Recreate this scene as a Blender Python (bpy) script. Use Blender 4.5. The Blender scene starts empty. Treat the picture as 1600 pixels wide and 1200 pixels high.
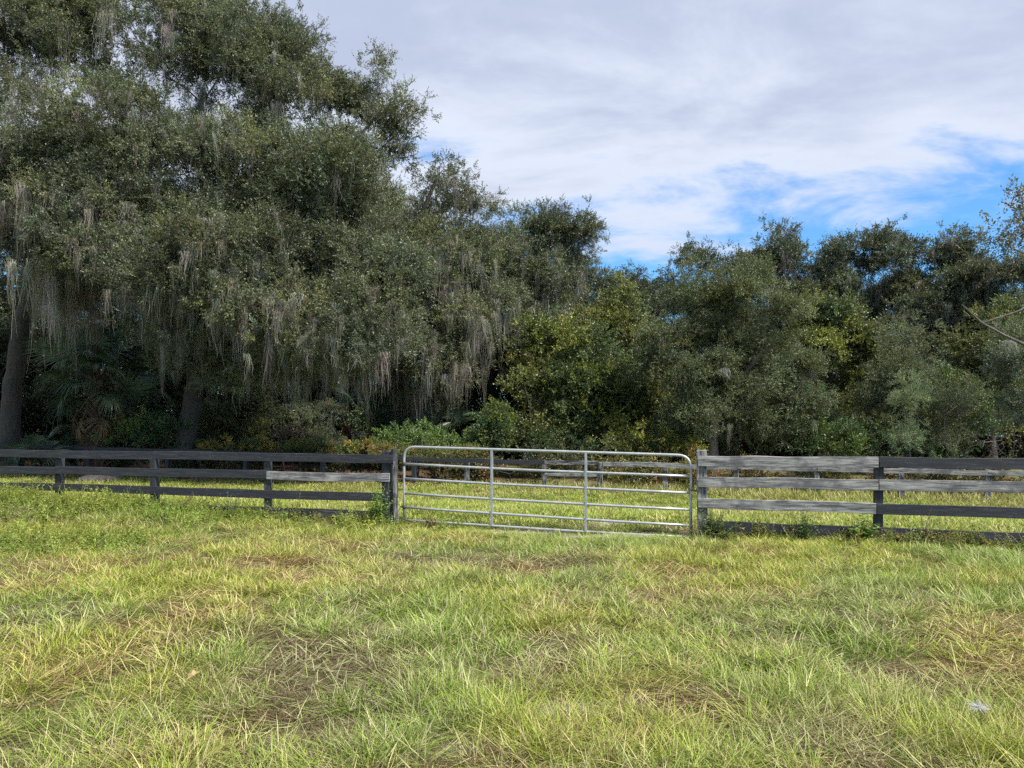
import bpy, math, random
import numpy as np
from math import radians, sin, cos, pi
random.seed(7)
RNG = np.random.default_rng(11)
S = bpy.context.scene
COL = S.collection

# ------------------------------------------------------------------ camera, sky, sun, exposure
EYE, FPX, HOR = 1.75, 1208.0, 645.0          # eye height, focal length in photo pixels, horizon row
cam = bpy.data.objects.new('camera', bpy.data.cameras.new('camera'))
COL.objects.link(cam); S.camera = cam
cam.location = (0, 0, EYE); cam.rotation_euler = (radians(90), 0, 0)
cam.data.sensor_width = 36; cam.data.lens = 36 * FPX / 1600
cam.data.shift_y = (HOR - 600) / 1600
cam.data.clip_start = 0.05; cam.data.clip_end = 3000

SUN_DIR = np.array([0.62, -0.46, 0.0]); SUN_EL = radians(51)
SUN_DIR = SUN_DIR / np.linalg.norm(SUN_DIR) * cos(SUN_EL); SUN_DIR[2] = sin(SUN_EL)
sl = bpy.data.lights.new('sun', 'SUN'); sl.energy = 4.6; sl.angle = radians(8.0); sl.color = (1.0, 0.95, 0.86)
so = bpy.data.objects.new('sun', sl); COL.objects.link(so)
from mathutils import Vector, Matrix
so.rotation_euler = Vector(SUN_DIR).to_track_quat('Z', 'Y').to_euler()

def N(nt, t, **kw):
    n = nt.nodes.new(t)
    for k, v in kw.items():
        if k == 'ins':
            for kk, vv in v.items(): n.inputs[kk].default_value = vv
        else: setattr(n, k, v)
    return n
def L(nt, a, b): nt.links.new(a, b)
def mathn(nt, op, a, b=None, c=None, clamp=False):
    n = nt.nodes.new('ShaderNodeMath'); n.operation = op; n.use_clamp = clamp
    for i, v in enumerate((a, b, c)):
        if v is None: continue
        if isinstance(v, (int, float)): n.inputs[i].default_value = v
        else: nt.links.new(v, n.inputs[i])
    return n.outputs[0]
def mixc(nt, f, a, b, blend='MIX'):
    n = nt.nodes.new('ShaderNodeMix'); n.data_type = 'RGBA'; n.blend_type = blend
    for s, v in ((n.inputs[0], f), (n.inputs[6], a), (n.inputs[7], b)):
        if isinstance(v, (int, float)): s.default_value = v
        elif isinstance(v, tuple): s.default_value = (*v, 1) if len(v) == 3 else v
        else: nt.links.new(v, s)
    return n.outputs[2]
def ramp(nt, f, stops):
    n = nt.nodes.new('ShaderNodeValToRGB'); e = n.color_ramp.elements
    while len(e) < len(stops): e.new(0.5)
    for k, (p, c) in enumerate(stops):
        e[k].position = p; e[k].color = (*c, 1) if isinstance(c, tuple) else (c, c, c, 1)
    nt.links.new(f, n.inputs[0]); return n.outputs[0]
def sstep(nt, v, a, b):
    n = nt.nodes.new('ShaderNodeMapRange'); n.interpolation_type = 'SMOOTHSTEP'
    n.inputs[1].default_value = a; n.inputs[2].default_value = b
    nt.links.new(v, n.inputs[0]); return n.outputs[0]
def noise(nt, vec, scale, detail=4, rough=0.55, dist=0.0):
    n = nt.nodes.new('ShaderNodeTexNoise'); n.inputs['Scale'].default_value = scale
    n.inputs['Detail'].default_value = detail; n.inputs['Roughness'].default_value = rough; n.inputs['Distortion'].default_value = dist
    if vec is not None: nt.links.new(vec, n.inputs['Vector'])
    return n.outputs['Fac']

W = bpy.data.worlds.new('World'); S.world = W; W.use_nodes = True
nt = W.node_tree; nt.nodes.clear()
sky = N(nt, 'ShaderNodeTexSky', sky_type='NISHITA'); sky.sun_disc = False
sky.sun_elevation = SUN_EL; sky.sun_rotation = math.atan2(SUN_DIR[0], SUN_DIR[1])
sky.air_density = 1.0; sky.dust_density = 0.6; sky.ozone_density = 3.0
tc = N(nt, 'ShaderNodeTexCoord'); sep = N(nt, 'ShaderNodeSeparateXYZ'); L(nt, tc.outputs['Generated'], sep.inputs[0])
dx, dy, dz = sep.outputs
den = mathn(nt, 'ADD', mathn(nt, 'MAXIMUM', dz, 0.0), 0.17)          # the deck of cloud lies on a plane overhead
comb = N(nt, 'ShaderNodeCombineXYZ')
L(nt, mathn(nt, 'DIVIDE', dx, den), comb.inputs[0]); L(nt, mathn(nt, 'DIVIDE', dy, den), comb.inputs[1])
mp = N(nt, 'ShaderNodeMapping'); mp.inputs['Rotation'].default_value = (0, 0, radians(24)); mp.inputs['Scale'].default_value = (0.75, 1.0, 1)
mp.inputs['Location'].default_value = (2.3, 0.7, 0)
L(nt, comb.outputs[0], mp.inputs[0])
nA = noise(nt, mp.outputs[0], 0.75, 6, 0.56, 0.3)
nB = noise(nt, mp.outputs[0], 2.3, 9, 0.62, 0.35)
edge = mathn(nt, 'ADD', mathn(nt, 'SUBTRACT', dz, mathn(nt, 'MULTIPLY', dx, 0.055)), mathn(nt, 'MULTIPLY', mathn(nt, 'SUBTRACT', nA, 0.5), 0.33))
edge = mathn(nt, 'ADD', edge, mathn(nt, 'MULTIPLY', mathn(nt, 'SUBTRACT', nB, 0.5), 0.34))
cover = sstep(nt, edge, 0.195, 0.285)
thick = sstep(nt, mathn(nt, 'ADD', edge, mathn(nt, 'MULTIPLY', mathn(nt, 'SUBTRACT', nB, 0.5), 0.25)), 0.24, 0.46)
cl = mixc(nt, thick, (4.4, 4.8, 5.6), (2.95, 3.35, 4.4))
nC = noise(nt, mp.outputs[0], 1.6, 7, 0.6, 0.4)
cl = mixc(nt, mathn(nt, 'MULTIPLY', sstep(nt, nC, 0.42, 0.72), 0.45), cl, (4.15, 4.55, 5.45))
skyc = mixc(nt, 1.0, sky.outputs[0], (0.52, 0.90, 1.20), 'MULTIPLY')
tot = mixc(nt, cover, skyc, cl)
bg = N(nt, 'ShaderNodeBackground'); bg.inputs['Strength'].default_value = 0.10
L(nt, tot, bg.inputs[0]); wo = N(nt, 'ShaderNodeOutputWorld'); L(nt, bg.outputs[0], wo.inputs[0])

S.view_settings.view_transform = 'Standard'; S.view_settings.look = 'None'
S.view_settings.exposure = 0.84; S.view_settings.gamma = 1.0; S.view_settings.use_curve_mapping = False
S.render.engine = 'CYCLES'
S.cycles.max_bounces = 4; S.cycles.diffuse_bounces = 3; S.cycles.transmission_bounces = 2; S.cycles.glossy_bounces = 1
S.cycles.use_adaptive_sampling = True; S.cycles.adaptive_threshold = 0.02; S.cycles.use_denoising = False

# ------------------------------------------------------------------ small helpers
def at(px, py, D):
    """the point a photo pixel shows when it stands D metres ahead"""
    return np.array([(px - 800) / FPX * D, D, EYE + (HOR - py) / FPX * D])
def smooth(a, b, x):
    t = np.clip((np.asarray(x, float) - a) / (b - a), 0, 1); return t * t * (3 - 2 * t)
_lat = np.random.default_rng(5).random((256, 256))
def vnoise(x, y, sc):
    x = np.asarray(x, float) / sc; y = np.asarray(y, float) / sc
    xi = np.floor(x).astype(int); yi = np.floor(y).astype(int); fx = x - xi; fy = y - yi
    fx = fx * fx * (3 - 2 * fx); fy = fy * fy * (3 - 2 * fy)
    g = lambda i, j: _lat[(xi + i) % 256, (yi + j) % 256]
    return (g(0, 0) * (1 - fx) + g(1, 0) * fx) * (1 - fy) + (g(0, 1) * (1 - fx) + g(1, 1) * fx) * fy
def fbm(x, y, sc): return 0.5 * vnoise(x, y, sc) + 0.3 * vnoise(x + 31.7, y + 7.1, sc * 0.47) + 0.2 * vnoise(x + 3.3, y + 51.9, sc * 0.2)
def ground_z(x, y):
    x = np.asarray(x, float); y = np.asarray(y, float); yy = y + 0.235 * x
    z = -0.07 * smooth(5, 11, yy) - 0.42 * smooth(12.6, 20, yy)
    z = z - 0.075 * np.exp(-((x - 1.6) / 2.6) ** 2 - ((yy - 12.2) / 1.1) ** 2)
    z = z + 0.24 * np.exp(-((x + 9.0) / 3.0) ** 2 - ((yy - 11.7) / 1.6) ** 2)
    near = smooth(60, 40, np.abs(x)) * smooth(70, 50, np.abs(y))
    z = z + near * ((fbm(x, y, 2.6) - 0.5) * 0.10 + (vnoise(x + 9, y, 0.55) - 0.5) * 0.035)
    return z
def link(o, parent=None):
    COL.objects.link(o)
    if parent is not None: o.parent = parent
    return o
def tag(o, label=None, cat=None, group=None, kind=None):
    for k, v in (('label', label), ('category', cat), ('group', group), ('kind', kind)):
        if v: o[k] = v
    return o
def empty(name, loc, label, cat, group=None):
    o = bpy.data.objects.new(name, None); o.location = tuple(loc); o.empty_display_size = 0.1
    link(o); return tag(o, label, cat, group)
class MB:
    """collects vertices and polygons (numpy), with a material slot and one float per vertex"""
    def __init__(s): s.v = []; s.f = []; s.m = []; s.a = []; s.n = 0
    def add(s, v, f, mat=0, a=1.0):
        v = np.asarray(v, float).reshape(-1, 3); s.v.append(v)
        for q in f: s.f.append([i + s.n for i in q]); s.m.append(mat)
        s.a.append(np.broadcast_to(np.asarray(a, float), (len(v),)).copy()); s.n += len(v)
    def tube(s, pts, rad, k=6, mat=0, a=1.0, cap=True):
        pts = np.asarray(pts, float); n = len(pts); rad = np.broadcast_to(np.asarray(rad, float), (n,))
        t = np.gradient(pts, axis=0); t /= np.linalg.norm(t, axis=1)[:, None] + 1e-9
        ref = np.eye(3)[int(np.argmin(np.abs(t).max(0)))]
        u = np.cross(t, ref); u /= np.linalg.norm(u, axis=1)[:, None] + 1e-9; w = np.cross(t, u)
        an = np.arange(k) * 2 * pi / k
        v = pts[:, None] + rad[:, None, None] * (np.cos(an)[None, :, None] * u[:, None] + np.sin(an)[None, :, None] * w[:, None])
        f = []
        for i in range(n - 1):
            for j in range(k):
                j2 = (j + 1) % k
                f.append((i * k + j, i * k + j2, (i + 1) * k + j2, (i + 1) * k + j))
        if cap: f.append(tuple(range(k))[::-1]); f.append(tuple((n - 1) * k + j for j in range(k)))
        s.add(v, f, mat, a)
    def mesh(s, name, mats, smooth_shade=True):
        me = bpy.data.meshes.new(name)
        v = np.concatenate(s.v) if s.v else np.zeros((0, 3))
        me.vertices.add(len(v)); me.vertices.foreach_set('co', v.ravel().astype(np.float32))
        ls = np.array([len(q) for q in s.f], dtype=np.int32); li = np.array([i for q in s.f for i in q], dtype=np.int32)
        me.loops.add(len(li)); me.loops.foreach_set('vertex_index', li)
        me.polygons.add(len(ls)); st = np.concatenate(([0], np.cumsum(ls)[:-1])).astype(np.int32)
        me.polygons.foreach_set('loop_start', st); me.polygons.foreach_set('loop_total', ls)
        me.polygons.foreach_set('material_index', np.array(s.m, dtype=np.int32))
        me.polygons.foreach_set('use_smooth', np.full(len(ls), smooth_shade))
        for m in mats: me.materials.append(m)
        at_ = me.attributes.new('lv', 'FLOAT', 'POINT'); at_.data.foreach_set('value', np.concatenate(s.a).astype(np.float32))
        me.update(calc_edges=True); me.validate()
        return me
    def build(s, name, mats, parent=None, loc=None, smooth_shade=True):
        o = bpy.data.objects.new(name, s.mesh(name, mats, smooth_shade))
        if loc is not None: o.location = tuple(loc)
        return link(o, parent)

# ------------------------------------------------------------------ materials
def newmat(name):
    m = bpy.data.materials.new(name); m.use_nodes = True; t = m.node_tree; t.nodes.clear()
    return m, t, N(t, 'ShaderNodeOutputMaterial')
def leafmat(name, rough=0.42, trans=0.30, spec=0.5, tboost=(1.2, 1.2, 0.6), gain=1.5):
    m, t, out = newmat(name)
    ti = N(t, 'ShaderNodeAttribute', attribute_type='INSTANCER', attribute_name='tint')
    lv = N(t, 'ShaderNodeAttribute', attribute_type='GEOMETRY', attribute_name='lv')
    c = mixc(t, 1.0, mixc(t, 1.0, ti.outputs['Color'], lv.outputs['Fac'], 'MULTIPLY'), (gain, gain, gain), 'MULTIPLY')
    p = N(t, 'ShaderNodeBsdfPrincipled'); L(t, c, p.inputs['Base Color'])
    p.inputs['Roughness'].default_value = rough; p.inputs['Specular IOR Level'].default_value = spec
    tr = N(t, 'ShaderNodeBsdfTranslucent'); L(t, mixc(t, 1.0, c, tboost, 'MULTIPLY'), tr.inputs[0])
    mx = N(t, 'ShaderNodeMixShader'); mx.inputs[0].default_value = trans
    L(t, p.outputs[0], mx.inputs[1]); L(t, tr.outputs[0], mx.inputs[2]); L(t, mx.outputs[0], out.inputs[0])
    return m
def barkmat(name, dark, light, sc=6.0):
    m, t, out = newmat(name)
    tc = N(t, 'ShaderNodeTexCoord'); mp = N(t, 'ShaderNodeMapping'); mp.inputs['Scale'].default_value = (1, 1, 0.3); L(t, tc.outputs['Object'], mp.inputs[0])
    n1 = noise(t, mp.outputs[0], sc * 2.2, 6, 0.7); n2 = noise(t, tc.outputs['Object'], 1.3, 3)
    c = ramp(t, mathn(t, 'ADD', mathn(t, 'MULTIPLY', n1, 0.75), mathn(t, 'MULTIPLY', n2, 0.3)), [(0.32, dark), (0.68, light)])
    p = N(t, 'ShaderNodeBsdfPrincipled'); L(t, c, p.inputs['Base Color']); p.inputs['Roughness'].default_value = 0.9
    b = N(t, 'ShaderNodeBump'); b.inputs['Strength'].default_value = 0.9; b.inputs['Distance'].default_value = 0.04; L(t, n1, b.inputs['Height']); L(t, b.outputs[0], p.inputs['Normal'])
    L(t, p.outputs[0], out.inputs[0]); return m
def plain(name, col, rough=0.7, metal=0.0, var=0.25, sc=12.0, spec=0.5):
    m, t, out = newmat(name)
    tc = N(t, 'ShaderNodeTexCoord'); n = noise(t, tc.outputs['Object'], sc, 5, 0.6)
    lo = tuple(c * (1 - var) for c in col); hi = tuple(min(1, c * (1 + var)) for c in col)
    p = N(t, 'ShaderNodeBsdfPrincipled'); L(t, ramp(t, n, [(0.3, lo), (0.7, hi)]), p.inputs['Base Color'])
    p.inputs['Roughness'].default_value = rough; p.inputs['Metallic'].default_value = metal; p.inputs['Specular IOR Level'].default_value = spec
    L(t, p.outputs[0], out.inputs[0]); return m

M_LEAF = leafmat('leaf'); M_TWIG = plain('twig', (0.10, 0.085, 0.07), 0.9)
M_BARK = barkmat('oak_bark', (0.022, 0.019, 0.016), (0.105, 0.09, 0.075))
M_PALEBARK = barkmat('pale_bark', (0.04, 0.038, 0.033), (0.17, 0.163, 0.142))
M_MOSS = leafmat('hanging_moss', 0.95, 0.25, 0.1, (1.0, 1.0, 0.9))
M_BLADE = leafmat('grass_blade', 0.55, 0.35, 0.3, (1.1, 1.2, 0.7))

def woodmat(name):
    """fence board: obj['wear'] 0 = sound black paint, 1 = bare weathered grey wood; obj['grain'] shifts the figure"""
    m, t, out = newmat(name)
    tc = N(t, 'ShaderNodeTexCoord'); we = N(t, 'ShaderNodeAttribute', attribute_type='OBJECT', attribute_name='wear')
    oi = N(t, 'ShaderNodeObjectInfo')
    off = N(t, 'ShaderNodeCombineXYZ'); L(t, mathn(t, 'MULTIPLY', oi.outputs['Random'], 37.0), off.inputs[0]); L(t, mathn(t, 'MULTIPLY', oi.outputs['Random'], 11.0), off.inputs[2])
    ad = N(t, 'ShaderNodeVectorMath', operation='ADD'); L(t, tc.outputs['Object'], ad.inputs[0]); L(t, off.outputs[0], ad.inputs[1])
    lo = N(t, 'ShaderNodeAttribute', attribute_type='OBJECT', attribute_name='upright')
    # grain runs along x on boards and along z on posts
    mpx = N(t, 'ShaderNodeMapping'); mpx.inputs['Scale'].default_value = (1.3, 14, 17); L(t, ad.outputs[0], mpx.inputs[0])
    mpz = N(t, 'ShaderNodeMapping'); mpz.inputs['Scale'].default_value = (17, 17, 1.3); L(t, ad.outputs[0], mpz.inputs[0])
    mv = N(t, 'ShaderNodeMix', data_type='VECTOR'); L(t, lo.outputs['Fac'], mv.inputs[0]); L(t, mpx.outputs[0], mv.inputs[4]); L(t, mpz.outputs[0], mv.inputs[5])
    g = noise(t, mv.outputs[1], 2.2, 8, 0.68, 0.6)
    g2 = noise(t, mv.outputs[1], 0.8, 4, 0.6, 1.2)
    blot = noise(t, ad.outputs[0], 2.1, 5, 0.65, 0.4)
    fine = noise(t, ad.outputs[0], 60, 3, 0.6)
    bare = ramp(t, mathn(t, 'ADD', mathn(t, 'MULTIPLY', g, 0.7), mathn(t, 'MULTIPLY', g2, 0.3)), [(0.36, (0.03, 0.031, 0.033)), (0.45, (0.15, 0.15, 0.152)), (0.53, (0.29, 0.285, 0.275)), (0.66, (0.46, 0.445, 0.42))])
    bare = mixc(t, mathn(t, 'MULTIPLY', sstep(t, blot, 0.46, 0.66), 0.75), bare, (0.065, 0.068, 0.076))
    paint = ramp(t, mathn(t, 'ADD', mathn(t, 'MULTIPLY', g, 0.6), mathn(t, 'MULTIPLY', fine, 0.4)), [(0.3, (0.010, 0.011, 0.014)), (0.52, (0.030, 0.031, 0.038)), (0.68, (0.085, 0.086, 0.095))])
    k = mathn(t, 'ADD', mathn(t, 'MULTIPLY', blot, 0.55), mathn(t, 'MULTIPLY', g, 0.45))
    th = mathn(t, 'ADD', k, mathn(t, 'SUBTRACT', mathn(t, 'MULTIPLY', we.outputs['Fac'], 0.62), 0.31))
    mask = sstep(t, th, 0.47, 0.60)
    chips = mathn(t, 'MULTIPLY', sstep(t, fine, 0.68, 0.74), sstep(t, we.outputs['Fac'], 0.0, 0.5))
    mask = mathn(t, 'MAXIMUM', mask, mathn(t, 'MULTIPLY', chips, 0.5))
    p = N(t, 'ShaderNodeBsdfPrincipled'); L(t, mixc(t, mask, paint, bare), p.inputs['Base Color'])
    L(t, mathn(t, 'ADD', mathn(t, 'MULTIPLY', mask, 0.25), 0.62), p.inputs['Roughness']); p.inputs['Specular IOR Level'].default_value = 0.35
    b = N(t, 'ShaderNodeBump'); b.inputs['Strength'].default_value = 0.55; b.inputs['Distance'].default_value = 0.006; L(t, g, b.inputs['Height']); L(t, b.outputs[0], p.inputs['Normal'])
    L(t, p.outputs[0], out.inputs[0]); return m
M_WOOD = woodmat('fence_wood')

def groundmat():
    m, t, out = newmat('soil_and_thatch')
    tc = N(t, 'ShaderNodeTexCoord'); o = tc.outputs['Object']
    n1 = noise(t, o, 0.55, 5, 0.6); n2 = noise(t, o, 7.0, 8, 0.7); n3 = noise(t, o, 42.0, 6, 0.7)
    soil = ramp(t, n3, [(0.3, (0.07, 0.052, 0.032)), (0.55, (0.17, 0.135, 0.08)), (0.75, (0.29, 0.24, 0.15))])
    green = ramp(t, n2, [(0.3, (0.045, 0.07, 0.015)), (0.7, (0.13, 0.18, 0.035))])
    c = mixc(t, sstep(t, mathn(t, 'ADD', mathn(t, 'MULTIPLY', n1, 0.6), mathn(t, 'MULTIPLY', n2, 0.4)), 0.42, 0.60), soil, green)
    sand = N(t, 'ShaderNodeAttribute', attribute_type='GEOMETRY', attribute_name='sand')
    lit = N(t, 'ShaderNodeAttribute', attribute_type='GEOMETRY', attribute_name='litter')
    c = mixc(t, lit.outputs['Fac'], c, ramp(t, n3, [(0.3, (0.04, 0.026, 0.018)), (0.6, (0.11, 0.065, 0.04)), (0.8, (0.19, 0.12, 0.075))]))
    c = mixc(t, mathn(t, 'MULTIPLY', sand.outputs['Fac'], mathn(t, 'ADD', 0.35, mathn(t, 'MULTIPLY', n2, 0.9)), None, True), c, ramp(t, n3, [(0.3, (0.20, 0.18, 0.165)), (0.7, (0.42, 0.39, 0.37))]))
    p = N(t, 'ShaderNodeBsdfPrincipled'); L(t, c, p.inputs['Base Color']); p.inputs['Roughness'].default_value = 0.95; p.inputs['Specular IOR Level'].default_value = 0.15
    b = N(t, 'ShaderNodeBump'); b.inputs['Distance'].default_value = 0.03; L(t, n3, b.inputs['Height']); L(t, b.outputs[0], p.inputs['Normal'])
    L(t, p.outputs[0], out.inputs[0]); return m
M_GROUND = groundmat()
def galvmat():
    m, t, out = newmat('galvanised_steel')
    tc = N(t, 'ShaderNodeTexCoord'); n = noise(t, tc.outputs['Object'], 9, 6, 0.65); n2 = noise(t, tc.outputs['Object'], 38, 3, 0.6)
    c = ramp(t, n, [(0.3, (0.30, 0.313, 0.322)), (0.7, (0.47, 0.485, 0.495))])
    c = mixc(t, mathn(t, 'MULTIPLY', sstep(t, n2, 0.62, 0.75), 0.5), c, (0.20, 0.16, 0.13))
    p = N(t, 'ShaderNodeBsdfPrincipled'); L(t, c, p.inputs['Base Color']); p.inputs['Metallic'].default_value = 0.45
    L(t, ramp(t, n2, [(0.3, 0.38), (0.7, 0.6)]), p.inputs['Roughness']); L(t, p.outputs[0], out.inputs[0]); return m
M_STEEL = galvmat()

# ------------------------------------------------------------------ scatter: one object whose own mesh holds the sprays (islands) and the points they grow at
def scatter_group():
    g = bpy.data.node_groups.new('grow_sprays', 'GeometryNodeTree')
    g.interface.new_socket('Geometry', in_out='INPUT', socket_type='NodeSocketGeometry')
    g.interface.new_socket('Geometry', in_out='OUTPUT', socket_type='NodeSocketGeometry')
    gi = g.nodes.new('NodeGroupInput'); go = g.nodes.new('NodeGroupOutput')
    def attr(name, typ):
        n = g.nodes.new('GeometryNodeInputNamedAttribute'); n.data_type = typ; n.inputs['Name'].default_value = name
        return n.outputs['Attribute']
    pr = attr('proto', 'INT')
    cmp_ = g.nodes.new('FunctionNodeCompare'); cmp_.data_type = 'INT'; cmp_.operation = 'GREATER_EQUAL'
    ii = [s for s in cmp_.inputs if s.type == 'INT']; g.links.new(pr, ii[0]); ii[1].default_value = 0
    sepg = g.nodes.new('GeometryNodeSeparateGeometry'); sepg.domain = 'POINT'
    g.links.new(gi.outputs[0], sepg.inputs[0]); g.links.new(cmp_.outputs[0], sepg.inputs[1])
    spl = g.nodes.new('GeometryNodeSplitToInstances'); spl.domain = 'POINT'
    g.links.new(sepg.outputs[0], spl.inputs[0]); g.links.new(pr, spl.inputs['Group ID'])
    m2p = g.nodes.new('GeometryNodeMeshToPoints'); g.links.new(sepg.outputs[1], m2p.inputs[0])
    iop = g.nodes.new('GeometryNodeInstanceOnPoints')
    g.links.new(m2p.outputs[0], iop.inputs['Points']); g.links.new(spl.outputs[0], iop.inputs['Instance'])
    iop.inputs['Pick Instance'].default_value = True
    g.links.new(attr('pick', 'INT'), iop.inputs['Instance Index'])
    e2r = g.nodes.new('FunctionNodeEulerToRotation'); g.links.new(attr('rot', 'FLOAT_VECTOR'), e2r.inputs[0])
    g.links.new(e2r.outputs[0], iop.inputs['Rotation']); g.links.new(attr('scl', 'FLOAT_VECTOR'), iop.inputs['Scale'])
    g.links.new(iop.outputs[0], go.inputs[0])
    return g
SCATTER = scatter_group()

def euler_from(dirs, spin):
    """XYZ euler angles that turn local z onto dirs, spun about it"""
    d = dirs / (np.linalg.norm(dirs, axis=1)[:, None] + 1e-9)
    th = np.arccos(np.clip(d[:, 2], -1, 1)); ph = np.arctan2(d[:, 1], d[:, 0])
    ct, st, cp, sp, cs, ss = np.cos(th), np.sin(th), np.cos(ph), np.sin(ph), np.cos(spin), np.sin(spin)
    r00 = cp * ct * cs - sp * ss; r10 = sp * ct * cs + cp * ss; r20 = -st * cs; r21 = st * ss; r22 = ct
    return np.stack([np.arctan2(r21, r22), -np.arcsin(np.clip(r20, -1, 1)), np.arctan2(r10, r00)], 1)

def grow(name, protos, mats, pos, rot, scl, pick, tint, parent=None, loc=(0, 0, 0), kind='stuff'):
    """protos: list of MB; pos (n,3) local to loc"""
    me = bpy.data.meshes.new(name)
    pv = [np.concatenate(p.v) for p in protos]; off = np.cumsum([0] + [len(v) for v in pv])
    nP = off[-1]; n = len(pos)
    me.vertices.add(nP + n); me.vertices.foreach_set('co', np.concatenate(pv + [np.asarray(pos)]).astype(np.float32).ravel())
    f = [[i + off[k] for i in q] for k, p in enumerate(protos) for q in p.f]; mi = [x for p in protos for x in p.m]
    ls = np.array([len(q) for q in f], dtype=np.int32); li = np.array([i for q in f for i in q], dtype=np.int32)
    me.loops.add(len(li)); me.loops.foreach_set('vertex_index', li); me.polygons.add(len(ls))
    me.polygons.foreach_set('loop_start', np.concatenate(([0], np.cumsum(ls)[:-1])).astype(np.int32)); me.polygons.foreach_set('loop_total', ls)
    me.polygons.foreach_set('material_index', np.array(mi, dtype=np.int32))
    for m in mats: me.materials.append(m)
    def A(nm, typ, key, a):
        x = me.attributes.new(nm, typ, 'POINT'); x.data.foreach_set(key, np.ascontiguousarray(a).ravel())
    z3 = np.zeros((nP, 3)); f32 = np.float32
    A('lv', 'FLOAT', 'value', np.concatenate([np.concatenate(p.a) for p in protos] + [np.ones(n)]).astype(f32))
    A('proto', 'INT', 'value', np.concatenate([np.repeat(np.arange(len(protos)), np.diff(off)), np.full(n, -1)]).astype(np.int32))
    A('pick', 'INT', 'value', np.concatenate([np.zeros(nP), pick]).astype(np.int32))
    A('rot', 'FLOAT_VECTOR', 'vector', np.concatenate([z3, rot]).astype(f32))
    scl = np.asarray(scl, float); scl = np.repeat(scl[:, None], 3, 1) if scl.ndim == 1 else scl
    A('scl', 'FLOAT_VECTOR', 'vector', np.concatenate([z3, scl]).astype(f32))
    A('tint', 'FLOAT_VECTOR', 'vector', np.concatenate([z3, tint]).astype(f32))
    me.update(calc_edges=True)
    o = bpy.data.objects.new(name, me); o.location = tuple(loc); link(o, parent)
    md = o.modifiers.new('grow', 'NODES'); md.node_group = SCATTER
    if kind: o['kind'] = kind
    return o

def grow_real(name, protos, mats, pos, rot, scl, pick, tint):
    """the same, as one plain mesh (used for the grass)"""
    V = []; LV = []; TI = []; LI = []; LS = []; n0 = 0
    cx, cy, cz, sx, sy, sz = np.cos(rot[:, 0]), np.cos(rot[:, 1]), np.cos(rot[:, 2]), np.sin(rot[:, 0]), np.sin(rot[:, 1]), np.sin(rot[:, 2])
    Rm = np.stack([np.stack([cy * cz, sx * sy * cz - cx * sz, cx * sy * cz + sx * sz], 1), np.stack([cy * sz, sx * sy * sz + cx * cz, cx * sy * sz - sx * cz], 1), np.stack([-sy, sx * cy, cx * cy], 1)], 1)
    for k, p in enumerate(protos):
        w = np.where(pick == k)[0]
        if not len(w): continue
        pv = np.concatenate(p.v); a = np.concatenate(p.a); m = len(pv)
        v = np.einsum('nij,nmj->nmi', Rm[w], pv[None] * scl[w][:, None]) + pos[w][:, None]
        V.append(v.reshape(-1, 3)); LV.append(np.tile(a, len(w))); TI.append(np.repeat(tint[w], m, 0))
        li = np.array([i for q in p.f for i in q]); ls = np.array([len(q) for q in p.f])
        LI.append((li[None] + (n0 + np.arange(len(w)) * m)[:, None]).ravel()); LS.append(np.tile(ls, len(w))); n0 += m * len(w)
    V, LV, TI, LI, LS = (np.concatenate(q) for q in (V, LV, TI, LI, LS))
    me = bpy.data.meshes.new(name); me.vertices.add(len(V)); me.vertices.foreach_set('co', V.astype(np.float32).ravel())
    me.loops.add(len(LI)); me.loops.foreach_set('vertex_index', LI.astype(np.int32)); me.polygons.add(len(LS))
    me.polygons.foreach_set('loop_start', np.concatenate(([0], np.cumsum(LS)[:-1])).astype(np.int32)); me.polygons.foreach_set('loop_total', LS.astype(np.int32))
    for m in mats: me.materials.append(m)
    x = me.attributes.new('lv', 'FLOAT', 'POINT'); x.data.foreach_set('value', LV.astype(np.float32))
    x = me.attributes.new('tint', 'FLOAT_VECTOR', 'POINT'); x.data.foreach_set('vector', TI.astype(np.float32).ravel())
    me.update(calc_edges=True); o = bpy.data.objects.new(name, me); link(o); o['kind'] = 'stuff'
    return o

# ------------------------------------------------------------------ leaf sprays, moss bunches, grass tufts (the small pieces)
def spray(rng, leaves=64, size=0.42, ll=0.06, lw=0.026, droop=0.0, twigs=6):
    b = MB(); per = max(1, leaves // twigs)
    for k in range(twigs):
        a = rng.uniform(0, 2 * pi); th = rng.uniform(0.1, 1.15)
        d = np.array([sin(th) * cos(a), sin(th) * sin(a), cos(th)]); ln = size * rng.uniform(0.55, 1.0)
        bend = rng.normal(0, 0.25, 3); bend[2] -= droop
        q = lambda u: d * ln * u + bend * ln * u * u * 0.5
        side = np.cross(d, [0.3, 0.5, 0.8]); side /= np.linalg.norm(side)
        p0, p1, p2 = q(0), q(0.5), q(1.0); w = 0.0035
        b.add([p0 - side * w, p0 + side * w, p1 + side * w * 0.8, p1 - side * w * 0.8, p2], [(0, 1, 2, 3), (3, 2, 4)], 1, 1.0)
        for j in range(per):
            u = (j + rng.random()) / per * 0.82 + 0.18
            p = q(u) + rng.normal(0, 0.012, 3)
            x = d + rng.normal(0, 0.75, 3); x /= np.linalg.norm(x)
            y = np.cross(x, rng.normal(0, 1, 3)); y /= np.linalg.norm(y); zn = np.cross(x, y)
            l_ = ll * rng.uniform(0.7, 1.25); w_ = lw * rng.uniform(0.75, 1.2)
            b.add([p, p + x * l_ * 0.5 + y * w_ * 0.5 + zn * l_ * 0.06, p + x * l_ - zn * l_ * 0.06, p + x * l_ * 0.5 - y * w_ * 0.5 + zn * l_ * 0.06],
                  [(0, 1, 2), (0, 2, 3)], 0, rng.uniform(0.68, 1.35))
    return b
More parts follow.
